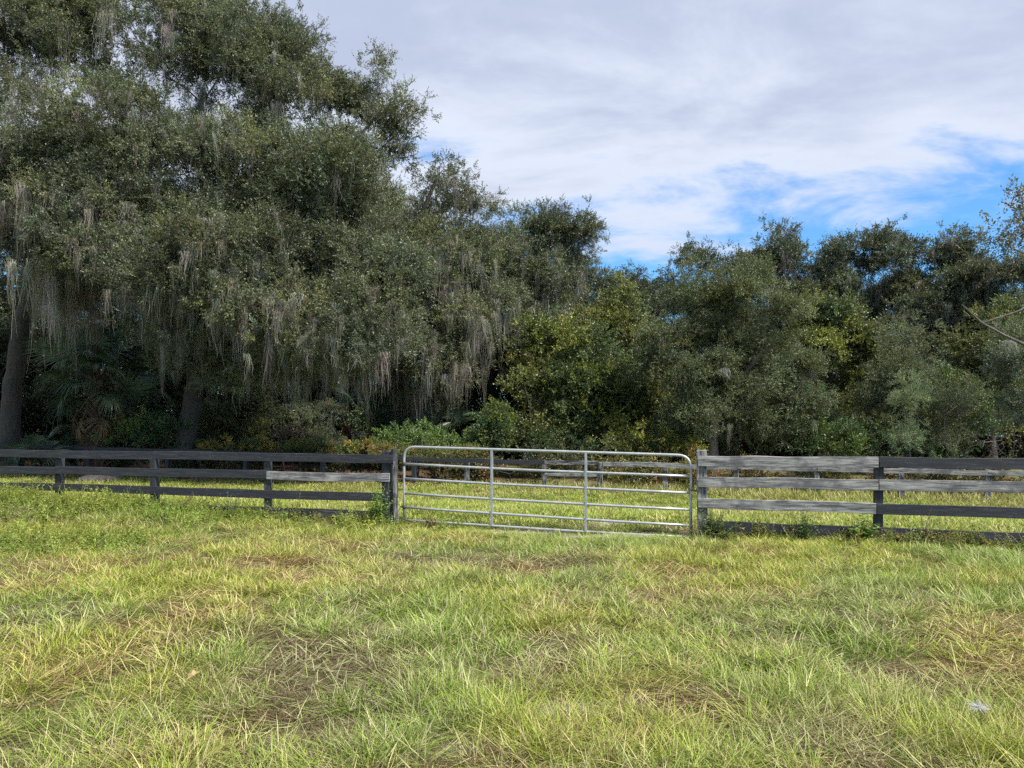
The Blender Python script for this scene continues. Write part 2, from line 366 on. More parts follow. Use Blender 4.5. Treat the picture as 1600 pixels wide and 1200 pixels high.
def moss_bunch(rng, n=46, spread=0.17):
    b = MB(); sway = rng.normal(0, 0.05, 2)
    for k in range(n):
        r = spread * math.sqrt(rng.random()); a = rng.uniform(0, 2 * pi); x, y = r * cos(a), r * sin(a)
        ln = (0.16 + 0.84 * rng.random() ** 2.2) * (1.1 - r / spread * 0.45); seg = 5; w = rng.uniform(0.0028, 0.0075)
        pts = [np.array([x, y, rng.uniform(-0.02, 0.06)])]
        for i in range(seg):
            pts.append(pts[-1] + np.array([rng.normal(0, 0.034) - x * 0.10 + sway[0] * ln * rng.uniform(0, 1.2), rng.normal(0, 0.034) - y * 0.10 + sway[1] * ln * rng.uniform(0, 1.2), -ln / seg * rng.uniform(0.6, 1.3)]))
        t = rng.uniform(0, pi); sd = np.array([cos(t), sin(t), 0])
        v = []; f = []
        for i, p in enumerate(pts):
            wi = w * (0.5 + 1.1 * rng.random()) * (1 - 0.75 * i / seg); v += [p - sd * wi, p + sd * wi]
            if i: f.append((2 * i - 2, 2 * i - 1, 2 * i + 1, 2 * i))
        b.add(v, f, 0, rng.uniform(0.6, 1.3))
        for i in range(1, seg, 2):                                  # side wisps
            p = pts[i]; q = p + np.array([rng.normal(0, 0.04), rng.normal(0, 0.04), -rng.uniform(0.03, 0.12)])
            b.add([p, p + sd * 0.005, q], [(0, 1, 2)], 0, rng.uniform(0.6, 1.2))
    return b
R1 = np.random.default_rng(21)
OAK = [spray(R1, 72, 0.42, 0.060, 0.028) for _ in range(9)]
FAR = [spray(R1, 64, 0.52, 0.088, 0.046) for _ in range(7)]
BROAD = [spray(R1, 66, 0.43, 0.074, 0.044, 0.15) for _ in range(7)]
FINE = [spray(R1, 80, 0.38, 0.042, 0.020) for _ in range(7)]
SPARSE = [spray(R1, 16, 0.40, 0.075, 0.045, 0.35, 4) for _ in range(6)]
MOSS = [moss_bunch(R1) for _ in range(7)]

# ------------------------------------------------------------------ trees
def skeleton(rng, trunk, trad, tips, step=0.6, pathw=0.35, wob=0.10, tip_r=0.007, power=2.35):
    """trunk: list of polylines (first starts at the ground); tips: points the crown has to reach. returns nodes, parent, radius"""
    P = []; par = []; plen = []; rmin = []
    for ti, (line, (ra, rb)) in enumerate(zip(trunk, trad)):
        line = np.asarray(line, float); seg = []
        for a, b_ in zip(line[:-1], line[1:]):
            m = max(1, int(np.linalg.norm(b_ - a) / 0.45)); seg += [a + (b_ - a) * k / m for k in range(m)]
        seg.append(line[-1]); seg = np.array(seg)
        for _ in range(2):
            if len(seg) > 2: seg[1:-1] = 0.5 * seg[1:-1] + 0.25 * (seg[:-2] + seg[2:])
        if P and ti: prev = int(np.argmin(np.linalg.norm(np.array(P) - seg[0], axis=1)))
        else: prev = -1
        for k, p in enumerate(seg):
            if ti and k == 0: continue
            P.append(p + (rng.normal(0, wob * 0.3, 3) if k else 0)); par.append(prev)
            plen.append(0 if prev < 0 else plen[prev] + np.linalg.norm(P[-1] - P[prev])); rmin.append(ra + (rb - ra) * k / len(seg)); prev = len(P) - 1
    nt_ = len(P); base = np.array(P[: nt_])
    first = max(1, int(0.35 * len(base))) if len(trunk) == 1 else 3
    tips = np.asarray(tips); order = np.argsort([np.min(np.linalg.norm(base - t, axis=1)) for t in tips])
    cap = nt_ + len(tips) * 40; X = np.zeros((cap, 3)); X[:nt_] = base; PL = np.zeros(cap); PL[:nt_] = plen; n = nt_
    par = list(par); ends = []
    ok = np.ones(cap, bool); ok[:first] = False
    for ti in order:
        t = tips[ti]; d = X[:n] - t; dist = np.sqrt((d * d).sum(1))
        cost = dist + pathw * PL[:n] + np.where(ok[:n], 0, 50) + np.maximum(d[:, 2], 0) * 0.25
        j = int(np.argmin(cost)); a = X[j].copy(); D = dist[j]
        if D < 0.12: ends.append(j); continue
        m = max(1, int(D / step)); m = min(m, 30)
        up = np.array([0, 0, 1.0]) * D * rng.uniform(-0.04, 0.16); sd = rng.normal(0, 0.07, 3) * D
        prev = j
        for k in range(1, m + 1):
            u = k / m; p = a + (t - a) * u + (up + sd) * 4 * u * (1 - u) * 0.6 + (rng.normal(0, wob * 0.5, 3) if k < m else 0)
            X[n] = p; par.append(prev); PL[n] = PL[prev] + np.linalg.norm(p - X[prev]); prev = n; n += 1
        ends.append(prev)
    X = X[:n]; par = np.array(par); acc = np.zeros(n); has = np.zeros(n, bool); has[par[par >= 0]] = True
    acc[~has] = tip_r ** power
    for i in range(n - 1, 0, -1):
        if par[i] >= 0: acc[par[i]] += acc[i]
    r = acc ** (1 / power)
    rm = np.array(rmin); r[:nt_] = np.maximum(rm, np.minimum(r[:nt_], rm * 1.25))
    for i in range(nt_, n): r[i] = min(r[i], r[par[i]] * 0.96)
    return X, par, r, np.array(ends)
def skin(b, X, par, r, rng, base_flare=1.5, limbs=None):
    n = len(X); kids = [[] for _ in range(n)]
    for i, p in enumerate(par):
        if p >= 0: kids[p].append(i)
    starts = [i for i in range(n) if par[i] < 0]; stack = [(i, None) for i in starts]
    while stack:
        i, fr = stack.pop(); ch = [] if fr is None else [fr]; ch.append(i)
        while kids[ch[-1]]:
            ks = sorted(kids[ch[-1]], key=lambda q: -r[q])
            for q in ks[1:]: stack.append((q, ch[-1]))
            ch.append(ks[0])
        if len(ch) < 2: continue
        pts = X[ch].copy(); rr = r[ch].copy()
        if fr is not None: rr[0] = min(rr[0], rr[1] * 1.15)
        else:
            h = np.linalg.norm(pts - pts[0], axis=1); rr = rr * (1 + (base_flare - 1) * np.exp(-h / 0.45))
        k = 12 if rr.max() > 0.2 else 7 if rr.max() > 0.05 else 5 if rr.max() > 0.02 else 3
        dst = b
        if limbs is not None:
            if fr is None: dst = limbs.setdefault('trunk', MB())
            elif rr.max() > 0.075: dst = limbs.setdefault('limb%d' % len(limbs), MB())
        dst.tube(pts, rr, k, 0, 1.0, cap=False)
def lobe_tips(rng, lobes, dens):
    out = []; cen = []; 
    for (c, rad, wgt) in lobes:
        rad = np.asarray(rad); area = (rad[0] * rad[1] + rad[1] * rad[2] + rad[0] * rad[2]) / 3
        m = max(3, int(area * dens * wgt * 4)); d = rng.normal(0, 1, (m, 3)); d /= np.linalg.norm(d, axis=1)[:, None]
        u = rng.random(m) ** (1 / 2.1) * rng.uniform(0.86, 1.08, m); pt = d * u[:, None] * rad
        nb = max(2, m // 7); bc = rng.normal(0, 1, (nb, 3)); bc /= np.linalg.norm(bc, axis=1)[:, None]; bc *= rng.uniform(0.5, 1.0, nb)[:, None] * rad     # boughs
        w_ = rng.random(m) < 0.78; pick = rng.integers(0, nb, m); pt[w_] = (bc[pick] + rng.normal(0, 1, (m, 3)) * np.array([0.20, 0.20, 0.11]) * rad.mean())[w_]
        out.append(np.asarray(c) + pt); cen.append(np.repeat(np.asarray(c)[None], m, 0))
    return np.concatenate(out), np.concatenate(cen)
def px_lobes(spec, D0):
    """(px, py, half width px, half height px[, metres nearer(-)/farther(+)[, weight]]) -> crown lobes in metres"""
    out = []
    for s in spec:
        px, py, hw, hh = s[:4]; D = D0 + (s[4] if len(s) > 4 else 0); w = s[5] if len(s) > 5 else 1.0
        rx, rz = hw * D / FPX, hh * D / FPX
        out.append((at(px, py, D), (rx, min(max(0.6, (rx + rz) * 0.5), 3.2), rz), w))
    return out
def tree(name, label, cat, D, base_px, spec, trunk=None, trad=((0.22, 0.10),), tint=(0.06, 0.085, 0.04), tvar=0.22, protos=OAK, seed=1, dens=3.0, per=22, spread=0.30, ss=(0.8, 1.25),
         moss=0, moss_len=(0.5, 1.6), moss_tint=(0.195, 0.188, 0.160), moss_zone=None, bark=None, hue=0.25, group=None, trunk_name='trunk', up=0.35, tip_r=0.007, accent=None):
    rng = np.random.default_rng(seed)
    bx = (base_px - 800) / FPX * D; by = D; bz = float(ground_z(bx, by)); base = np.array([bx, by, bz])
    root = empty(name, base, label, cat, group)
    lobes = px_lobes(spec, D); tips, cen = lobe_tips(rng, lobes, dens)
    gz = ground_z(tips[:, 0], tips[:, 1]) + 0.25; tips[:, 2] = np.maximum(tips[:, 2], gz + rng.random(len(tips)) * 0.3)
    if trunk is None:
        top = np.mean([l[0] for l in lobes], axis=0); trunk = [[base - [0, 0, 0.25], base + (top - base) * 0.35 + rng.normal(0, 0.15, 3) * [1, 1, 0], base + (top - base) * 0.8]]
    else: trunk = [[base - [0, 0, 0.25] if p is None else at(*p) for p in ln] for ln in trunk]
    X, par, r, ends = skeleton(rng, trunk, trad, tips, tip_r=tip_r)
    b = MB(); lm = {}; skin(b, X - base, par, r, rng, limbs=lm); to = lm.pop('trunk').build(trunk_name, [bark or M_BARK], root)
    for q in lm.values(): q.build('limb', [bark or M_BARK], to)
    if b.n: b.build('branches', [bark or M_BARK], to)['kind'] = 'stuff'
    # crown: sprays clustered round the twig ends
    k = rng.poisson(per, len(tips)); idx = np.repeat(np.arange(len(tips)), k); n = len(idx)
    pos = tips[idx] + rng.normal(0, 1, (n, 3)) * spread * np.array([1, 1, 0.75])
    pos[:, 2] = np.maximum(pos[:, 2], ground_z(pos[:, 0], pos[:, 1]) + 0.05)
    out = tips[idx] - cen[idx]; out /= np.linalg.norm(out, axis=1)[:, None] + 1e-6
    loc_ = pos - tips[idx]; loc_ /= np.linalg.norm(loc_, axis=1)[:, None] + 1e-6
    dirs = out * 0.7 + loc_ * 0.7 + rng.normal(0, 0.45, (n, 3)) + np.array([0, 0, up])
    rot = euler_from(dirs, rng.uniform(0, 2 * pi, n))
    tv = rng.normal(1, tvar, len(tips)).clip(0.45, 1.8)[idx] * rng.normal(1, 0.12, n).clip(0.5, 1.6)
    hz = rng.normal(0, hue, len(tips)).clip(-0.6, 0.9)[idx]
    ti = np.array(tint)[None] * tv[:, None] * np.stack([1 + 0.55 * hz, 1 + 0.25 * hz, 1 - 0.45 * hz], 1)
    if accent is not None:
        frac, acol = accent; s = (rng.random(len(tips)) < frac)[idx]; ti[s] = np.array(acol) * tv[s][:, None]
    c = grow('crown', protos, [M_LEAF, M_TWIG], pos - base, rot, rng.uniform(*ss, n), rng.integers(0, len(protos), n), ti.clip(0.004, 0.6), root)
    if moss:
        cand = np.where((r < 0.12) & (X[:, 2] > bz + 2.2))[0]
        if moss_zone is not None:
            pxs = X[cand, 0] / X[cand, 1] * FPX + 800; pys = HOR - (X[cand, 2] - EYE) / X[cand, 1] * FPX
            wt = np.full(len(cand), 0.10)
            for (zx, zy, zw, zh, zwt) in moss_zone: wt = np.maximum(wt, zwt * np.exp(-((pxs - zx) / zw) ** 2 - ((pys - zy) / zh) ** 2))
        else: wt = np.ones(len(cand))
        pick = rng.choice(cand, moss, p=wt / wt.sum(), replace=moss > 0.7 * len(cand))
        cl_ = rng.random((len(X),))[pick]; n = moss
        pos = X[pick] + rng.normal(0, 0.28, (n, 3)); ln = (moss_len[0] * 0.6 + (moss_len[1] * 1.35 - moss_len[0] * 0.6) * (0.6 * rng.random(n) + 0.4 * cl_) ** 1.8)
        ln = np.minimum(ln, (pos[:, 2] - ground_z(pos[:, 0], pos[:, 1]) - 0.7).clip(0.2))
        wd_ = rng.uniform(0.35, 1.15, n); sc = np.stack([wd_, wd_, ln], 1)
        rot = np.stack([rng.normal(0, 0.06, n), rng.normal(0, 0.06, n), rng.uniform(0, 2 * pi, n)], 1)
        ti = np.array(moss_tint)[None] * rng.normal(1, 0.22, (n, 1)).clip(0.4, 1.7) * (1 + rng.normal(0, 0.06, (n, 3)))
        grow('hanging_moss', MOSS, [M_MOSS], pos - base, rot, sc, rng.integers(0, len(MOSS), n), ti.clip(0.01, 0.6), root)
    return root

# ================================================================== THE PLACE
# ------------------------------------------------------------------ ground
def axis(a, b, fine, lo, hi):
    left = -np.geomspace(1, a - lo + 1, 14)[::-1] + 1 + lo if False else lo - np.geomspace(0.6, lo + a, 14)[::-1]
    right = hi + np.geomspace(0.6, b - hi, 14)
    return np.concatenate([left, np.arange(lo, hi + 1e-6, fine), right])
gx = axis(900, 900, 0.25, -30, 24); gy = axis(900, 1800, 0.25, 1, 36)
GX, GY = np.meshgrid(gx, gy); GZ = ground_z(GX, GY)
nx_, ny_ = len(gx), len(gy)
me = bpy.data.meshes.new('ground'); me.vertices.add(nx_ * ny_)
me.vertices.foreach_set('co', np.stack([GX, GY, GZ], 2).astype(np.float32).ravel())
ii, jj = np.meshgrid(np.arange(nx_ - 1), np.arange(ny_ - 1)); q = (jj * nx_ + ii).ravel()
li = np.stack([q, q + 1, q + nx_ + 1, q + nx_], 1).astype(np.int32).ravel()
me.loops.add(len(li)); me.loops.foreach_set('vertex_index', li); me.polygons.add(len(q))
me.polygons.foreach_set('loop_start', (np.arange(len(q)) * 4).astype(np.int32)); me.polygons.foreach_set('loop_total', np.full(len(q), 4, np.int32))
me.polygons.foreach_set('use_smooth', np.ones(len(q), bool)); me.materials.append(M_GROUND)
# bare sandy spots and fallen-leaf litter: wear with shapes of their own
SANDS = [(at(870, 1118, 1)[0] * 4.45, 4.45, 0.34, 0.17), (0.75 * 4.6 * 0.2, 4.75, 0.2, 0.15), (1.35, 11.75, 1.1, 0.30), (0.2, 12.15, 1.5, 0.24), (1.7, 12.9, 0.6, 0.35), (-0.35, 3.9, 0.25, 0.12)]
def sand_at(x, y):
    s = np.zeros(np.shape(x))
    for (sx, sy, rx, ry) in SANDS: s = np.maximum(s, np.exp(-((x - sx) / rx) ** 2 - ((y - sy) / ry) ** 2))
    return smooth(0.35, 0.75, s + (fbm(np.asarray(x) * 3, np.asarray(y) * 3, 0.6) - 0.5) * 0.5)
def litter_at(x, y):
    yy = y + 0.31 * x
    return smooth(20.9, 22.6, yy + (fbm(x, y, 2.0) - 0.5) * 2.4) * (1 - 0.85 * smooth(-5, 1, x))
for nm, fn in (('sand', sand_at), ('litter', litter_at)):
    a_ = me.attributes.new(nm, 'FLOAT', 'POINT'); a_.data.foreach_set('value', fn(GX, GY).astype(np.float32).ravel())
me.update(calc_edges=True)
tag(link(bpy.data.objects.new('ground', me)), 'sandy pasture ground under grass and leaf litter', 'ground', kind='structure')

# ------------------------------------------------------------------ front board fence, back fence, gate
FA = math.atan(-0.235); FU = np.array([cos(FA), sin(FA), 0]); FN = np.array([sin(FA), -cos(FA), 0])   # along the line, and toward the camera
def fpt(X, z=0.0, off=0.0): return np.array([X, 12.3 - 0.235 * X, z]) + FN * off
def board_mesh(rng, ln, h, th=0.026, seg=6, warp=0.010):
    b = MB(); xs = np.linspace(-ln / 2, ln / 2, seg + 1); v = []; f = []
    wz = np.cumsum(rng.normal(0, warp * 0.6, seg + 1)); wz -= np.linspace(wz[0], wz[-1], seg + 1); wy = rng.normal(0, 0.003, seg + 1)
    c = 0.004
    for i, x in enumerate(xs):
        e = rng.normal(0, 0.0025, 2); t, bo = h / 2 + wz[i] + e[0], -h / 2 + wz[i] + e[1]
        v += [(x, -th / 2 + wy[i], bo + c), (x, -th / 2 + wy[i], t - c), (x, -th / 2 + c + wy[i], t), (x, th / 2 + wy[i], t), (x, th / 2 + wy[i], bo), (x, -th / 2 + c + wy[i], bo)]
        if i:
            a0, b0 = (i - 1) * 6, i * 6
            f += [(a0 + k, a0 + (k + 1) % 6, b0 + (k + 1) % 6, b0 + k) for k in range(6)]
    f += [tuple(range(6))[::-1], tuple(seg * 6 + k for k in range(6))]
    b.add(v, f); return b
def put_board(root, rx, X0, X1, z0, z1, h, wear, rng, line=fpt, ang=FA, off=0.075, th=0.026, name='board'):
    A, B = line(X0, z0 - h / 2, off), line(X1, z1 - h / 2, off); d = B - A; ln = float(np.linalg.norm(d))
    o = board_mesh(rng, ln - 0.006, h, th).build(name, [M_WOOD], root, smooth_shade=False)
    o.location = tuple((A + B) / 2 - rx); o.rotation_euler = (rng.normal(0, 0.012), -math.asin(d[2] / ln), ang)
    o['wear'] = float(wear); o['upright'] = 0.0
    return o
def put_post(root, rx, X, top, w, wear, rng, line=fpt, ang=FA, off=0.0, depth=0.3, lean=0.012, round_=False):
    p = line(X, 0, off); g = float(ground_z(p[0], p[1])) - depth; b = MB(); H = top - g; v = []; f = []
    k = 12 if round_ else 8; lv = [0, H * 0.5, H - 0.012, H]
    for i, z in enumerate(lv):
        s = w / 2 * (0.93 if i == 3 else 1.0)
        if round_: ring = [(s * cos(2 * pi * j / k), s * sin(2 * pi * j / k)) for j in range(k)]
        else:
            c = s * 0.88; ring = [(-c, -s), (c, -s), (s, -c), (s, c), (c, s), (-c, s), (-s, c), (-s, -c)]
        v += [(x + rng.normal(0, 0.002), y + rng.normal(0, 0.002), z + (rng.normal(0, 0.006) if i == 3 else 0)) for x, y in ring]
        if i: f += [((i - 1) * k + j, (i - 1) * k + (j + 1) % k, i * k + (j + 1) % k, i * k + j) for j in range(k)]
    f.append(tuple(3 * k + j for j in range(k))); b.add(v, f)
    o = b.build('post', [M_WOOD], root, smooth_shade=False); o.location = tuple(np.array([p[0], p[1], g]) - rx)
    o.rotation_euler = (rng.normal(0, lean), rng.normal(0, lean), ang); o['wear'] = float(wear); o['upright'] = 1.0
    return o
rf = np.random.default_rng(3)
r0 = fpt(-7.0); r0[2] = float(ground_z(r0[0], r0[1]))
fl = empty('board_fence', r0, 'black painted board fence left of the metal gate, with one bare grey board', 'fence')
for X, w, top, we in ((-12.5, 0.11, 1.0, 0.1), (-10.42, 0.11, 1.0, 0.1), (-8.36, 0.115, 1.03, 0.35), (-6.36, 0.12, 1.03, 0.12), (-4.18, 0.105, 1.03, 0.45), (-2.06, 0.125, 1.12, 0.35)):
    put_post(fl, r0, X, top, w, we, rf)
put_post(fl, r0, -1.91, 1.15, 0.105, 0.50, rf, off=0.02, round_=True)
for X0, X1, z0, z1, we in ((-12.6, -6.36, 1.06, 1.066, 0.22), (-6.36, -1.93, 1.068, 1.063, 0.18),
                           (-12.6, -8.36, 0.752, 0.757, 0.16), (-8.36, -4.18, 0.772, 0.765, 0.22), (-4.18, -1.99, 0.757, 0.757, 0.93),
                           (-12.6, -6.36, 0.455, 0.445, 0.16), (-6.36, -2.05, 0.445, 0.43, 0.16),
                           (-8.36, -4.18, 0.16, 0.15, 0.12), (-4.18, -2.10, 0.14, 0.13, 0.42)):
    put_board(fl, r0, X0, X1, z0, z1, 0.142, we, rf)
r0 = fpt(5.2); r0[2] = float(ground_z(r0[0], r0[1]))
fr = empty('board_fence', r0, 'weathered grey board fence right of the gate, its black paint flaking', 'fence')
for X, w, top, we in ((2.87, 0.15, 1.185, 0.66), (5.23, 0.12, 1.09, 0.30), (7.62, 0.12, 1.1, 0.3), (9.95, 0.12, 1.1, 0.3)):
    put_post(fr, r0, X, top, w, we, rf)
for X0, X1, z0, z1, we in ((2.80, 5.23, 1.105, 1.125, 0.92), (5.235, 9.95, 1.13, 1.165, 0.12),
                           (2.80, 5.23, 0.795, 0.80, 0.86), (5.235, 9.95, 0.80, 0.80, 0.90),
                           (2.80, 5.20, 0.48, 0.462, 0.80), (5.205, 9.95, 0.462, 0.43, 0.12),
                           (2.92, 5.22, 0.135, 0.125, 0.22), (5.225, 9.95, 0.128, 0.095, 0.30)):
    put_board(fr, r0, X0, X1, z0, z1, 0.152, we, rf, off=0.09)
BA = math.atan(-0.31)
def bpt(X, z=0.0, off=0.0): return np.array([X, 23.05 - 0.31 * X, z]) + np.array([sin(BA), -cos(BA), 0]) * off
r0 = bpt(3.0); r0[2] = float(ground_z(r0[0], r0[1]))
fb = empty('rail_fence', r0, 'old single rail fence with grey posts along the edge of the woods', 'fence')
def bX(px): t = (px - 800) / FPX; return 23.05 * t / (1 + 0.31 * t)
bposts = [bX(p) for p in (-90, 20, 140, 262, 385, 505, 610, 648, 729, 852, 936, 1040, 1152, 1277, 1409, 1542)] + [bX(1690)]
for k, X in enumerate(bposts): put_post(fb, r0, X, 0.33 + 0.012 * max(0, -X), 0.13, 0.55 if X > -2 else 0.12, rf, line=bpt, ang=BA, lean=0.03)
for k in range(len(bposts) - 1):
    X0, X1 = bposts[k], bposts[k + 1]; z = lambda X: 0.36 + 0.012 * max(0, -X) - 0.004 * max(0, X) + rf.normal(0, 0.008)
    put_board(fb, r0, X0, X1, z(X0), z(X1), 0.125, 0.9 if X0 > 2.5 else 0.55 if X0 > 0 else 0.06, rf, line=bpt, ang=BA, off=0.085, name='rail')
put_board(fb, r0, bposts[9], bposts[10], -0.02, 0.0, 0.09, 0.7, rf, line=bpt, ang=BA, off=0.085, name='rail')

GL, GR = -1.775, 2.70                                                # gate ends (X)
gz0 = [1.193, 0.91, 0.668, 0.427, 0.20, -0.01]; gz1 = [1.106, 0.794, 0.543, 0.29, 0.05, -0.13]
g0 = fpt(GL, float(ground_z(GL, 12.7)))
gate = empty('tube_gate', g0, 'galvanised steel tube farm gate, closed between the two board fences', 'gate')
gp = lambda X, k: fpt(X, gz0[k] + (gz1[k] - gz0[k]) * (X - GL) / (GR - GL)) - g0
def arc(c0, c1, c2, n=7):
    return [(1 - u) ** 2 * c0 + 2 * u * (1 - u) * c1 + u * u * c2 for u in np.linspace(0, 1, n)]
R = 0.20
cl_, cr_ = gp(GL, 0), gp(GR, 0); dn = np.array([0, 0, -1.0]); al = (cr_ - cl_) / np.linalg.norm(cr_ - cl_)
path = [gp(GL, 5)] + [gp(GL, 3)] + arc(cl_ + dn * R, cl_, cl_ + al * R) + [gp(0.4, 0)] + arc(cr_ - al * R, cr_, cr_ + dn * R) + [gp(GR, 3), gp(GR, 5)]
b = MB(); b.tube(path, 0.0215, 10); b.build('frame', [M_STEEL], gate)
for k in range(1, 6):
    a_, z_ = gp(GL, k) + al * 0.018, gp(GR, k) - al * 0.018; b = MB(); m = np.linspace(0, 1, 9)
    b.tube([a_ + (z_ - a_) * u + np.array([0, 0, -0.012 * 4 * u * (1 - u) + 0.002 * sin(9 * u + k)]) for u in m], 0.0205, 9); b.build('rail', [M_STEEL], gate)
for pxx in (768.5, 915.5):
    t = (pxx - 800) / FPX; X = 12.3 * t / (1 + 0.235 * t); a_, z_ = gp(X, 0) + np.array([0, 0, -0.012]), gp(X, 5) + np.array([0, 0, -0.01])
    b = MB(); w = 0.017; v = []
    for p in (a_, z_):
        for (s, n_) in ((-1, -0.024), (1, -0.024), (1, 0.024), (-1, 0.024)): v.append(p + FU * s * w - FN * n_)
    b.add(v, [(0, 1, 5, 4), (1, 2, 6, 5), (2, 3, 7, 6), (3, 0, 4, 7), (0, 3, 2, 1), (4, 5, 6, 7)]); b.build('brace', [M_STEEL], gate, smooth_shade=False)
M_RUST = plain('rusty_iron', (0.055, 0.042, 0.035), 0.8, 0.3)
for k in (1, 4):
    p = gp(GL, k); b = MB(); b.tube([p + FU * 0.03, p - FU * 0.07], 0.011, 8); b.tube([p + dn * -0.03, p + dn * 0.03], 0.028, 10); b.build('hinge', [M_RUST], gate)
p = gp(GR, 2) + np.array([0, 0, 0.03]); b = MB()
loop = [p + FU * (0.07 + 0.105 * cos(a)) + FN * 0.05 * sin(a) + dn * (0.03 * cos(a) + 0.015 * sin(3 * a)) for a in np.linspace(0, 2 * pi, 22)]
b.tube(loop, 0.0065, 5, cap=False); b.build('latch_chain', [M_RUST], gate)

# ------------------------------------------------------------------ grass
def tuft(rng, n, rad, l0, l1, w, lean, dry, brown=0.1, flat=0.0, segs=3):
    b = MB(); b.c = []
    for k in range(n):
        a = rng.uniform(0, 2 * pi); r = rad * math.sqrt(rng.random()); p = np.array([r * cos(a), r * sin(a), -0.01 + flat * rng.uniform(0, 0.05)])
        ln = rng.uniform(l0, l1); az = a + rng.normal(0, 0.9); th = abs(rng.normal(lean, 0.28)) + flat
        d = np.array([sin(th) * cos(az), sin(th) * sin(az), cos(th)]); sag = rng.uniform(0.3, 1.1) * (1 if not flat else 0.35)
        sd = np.cross(d, [0, 0, 1.0]); sd = sd / (np.linalg.norm(sd) + 1e-6); sd = sd * cos(0.7) + rng.normal(0, 0.35, 3) * 0.5; sd /= np.linalg.norm(sd)
        hd = np.array([cos(az), sin(az), 0]); ww = w * rng.uniform(0.6, 1.3); v = []
        us = (0, 0.4, 0.75, 1.0) if segs == 3 else (0, 0.55, 1.0); nl = len(us) - 1
        for i, u in enumerate(us):
            q = p + d * ln * u + (hd * 0.5 - np.array([0, 0, 0.75])) * sag * ln * u * u * 0.55; q[2] = max(q[2], 0.006 + 0.02 * rng.random())
            wi = ww * (0.75, 1.0, 0.62, 0)[i] * 0.5
            v += [q - sd * wi, q + sd * wi] if i < nl else [q]
        x = rng.random(); kind = 2.0 if x < brown else 1.0 if x < brown + dry else 0.0
        b.add(v, [(0, 1, 3, 2), (2, 3, 5, 4), (4, 5, 6)] if segs == 3 else [(0, 1, 3, 2), (2, 3, 4)], 0, kind + rng.uniform(0.05, 0.85))
    return b
def blademat():
    """per blade value lv: 0-1 green, 1-2 straw, 2-3 brown; tint per tuft"""
    m, t, out = newmat('pasture_blade')
    ti = N(t, 'ShaderNodeAttribute', attribute_type='GEOMETRY', attribute_name='tint'); lv = N(t, 'ShaderNodeAttribute', attribute_type='GEOMETRY', attribute_name='lv')
    f = mathn(t, 'DIVIDE', lv.outputs['Fac'], 3.0)
    c = ramp(t, f, [(0.0, (0.115, 0.185, 0.020)), (0.15, (0.24, 0.315, 0.042)), (0.30, (0.38, 0.42, 0.090)), (0.335, (0.48, 0.45, 0.19)), (0.48, (0.52, 0.47, 0.25)), (0.63, (0.36, 0.30, 0.15)), (0.67, (0.20, 0.13, 0.07)), (1.0, (0.10, 0.06, 0.035))])
    c = mixc(t, 1.0, c, ti.outputs['Color'], 'MULTIPLY')
    p = N(t, 'ShaderNodeBsdfPrincipled'); L(t, c, p.inputs['Base Color']); p.inputs['Roughness'].default_value = 0.5; p.inputs['Specular IOR Level'].default_value = 0.35
    tr = N(t, 'ShaderNodeBsdfTranslucent'); L(t, c, tr.inputs[0]); mx = N(t, 'ShaderNodeMixShader'); mx.inputs[0].default_value = 0.28
    L(t, p.outputs[0], mx.inputs[1]); L(t, tr.outputs[0], mx.inputs[2]); L(t, mx.outputs[0], out.inputs[0]); return m
M_PASTURE = blademat()
rg = np.random.default_rng(17)
T_GREEN = [tuft(rg, 52, 0.095, 0.10, 0.29, 0.0042, 0.52, 0.18, 0.05) for _ in range(7)]
T_MIX = [tuft(rg, 52, 0.105, 0.10, 0.28, 0.0040, 0.70, 0.32, 0.14) for _ in range(6)]
T_STRAW = [tuft(rg, 48, 0.115, 0.10, 0.27, 0.0038, 0.95, 0.52, 0.26) for _ in range(6)]
T_FLAT = [tuft(rg, 44, 0.13, 0.08, 0.24, 0.0038, 0.5, 0.22, 0.68, flat=0.85) for _ in range(5)]
protos = T_GREEN + T_MIX + T_STRAW + T_FLAT
protos += [tuft(rg, 40, 0.10, 0.10, 0.28, 0.0058, 0.50, 0.18, 0.05, segs=2) for _ in range(7)] + [tuft(rg, 40, 0.11, 0.10, 0.27, 0.0056, 0.68, 0.32, 0.14, segs=2) for _ in range(6)]
protos += [tuft(rg, 38, 0.12, 0.10, 0.26, 0.0054, 0.95, 0.52, 0.26, segs=2) for _ in range(6)] + [tuft(rg, 34, 0.13, 0.08, 0.24, 0.0054, 0.5, 0.22, 0.68, 0.85, 2) for _ in range(5)]
def fan_points(rng, dens_near, y0, y1, wid=0.74, lim=None):
    """random points over the wedge of ground in view, with a margin"""
    A = wid * (y1 ** 2 - y0 ** 2) + 2.4 * (y1 - y0); n = int(A * dens_near)
    y = np.sqrt(rng.uniform(y0 ** 2, y1 ** 2, n)); x = rng.uniform(-1, 1, n) * (wid * y + 1.2)
    return x, y
x, y = fan_points(rg, 172, 2.6, 15.2); yy = y + 0.235 * x
keep = (yy < 12.35 + rg.random(len(x)) * 0.2) & (rg.random(len(x)) > 0.92 * sand_at(x, y)) & (rg.random(len(x)) < 0.42 + 0.58 * smooth(12, 5, y)) & (rg.random(len(x)) < 0.30 + 1.1 * smooth(0.25, 0.55, vnoise(x + 61, y, 0.42)))
x, y, yy = x[keep], y[keep], yy[keep]; n = len(x)
dryf = 0.08 + fbm(x * 0.8 + 40, y + 11, 2.2) * 0.24 + vnoise(x + 5, y * 1.3, 0.75) * 0.38 + vnoise(x + 25, y * 1.2 + 8, 0.32) * 0.30
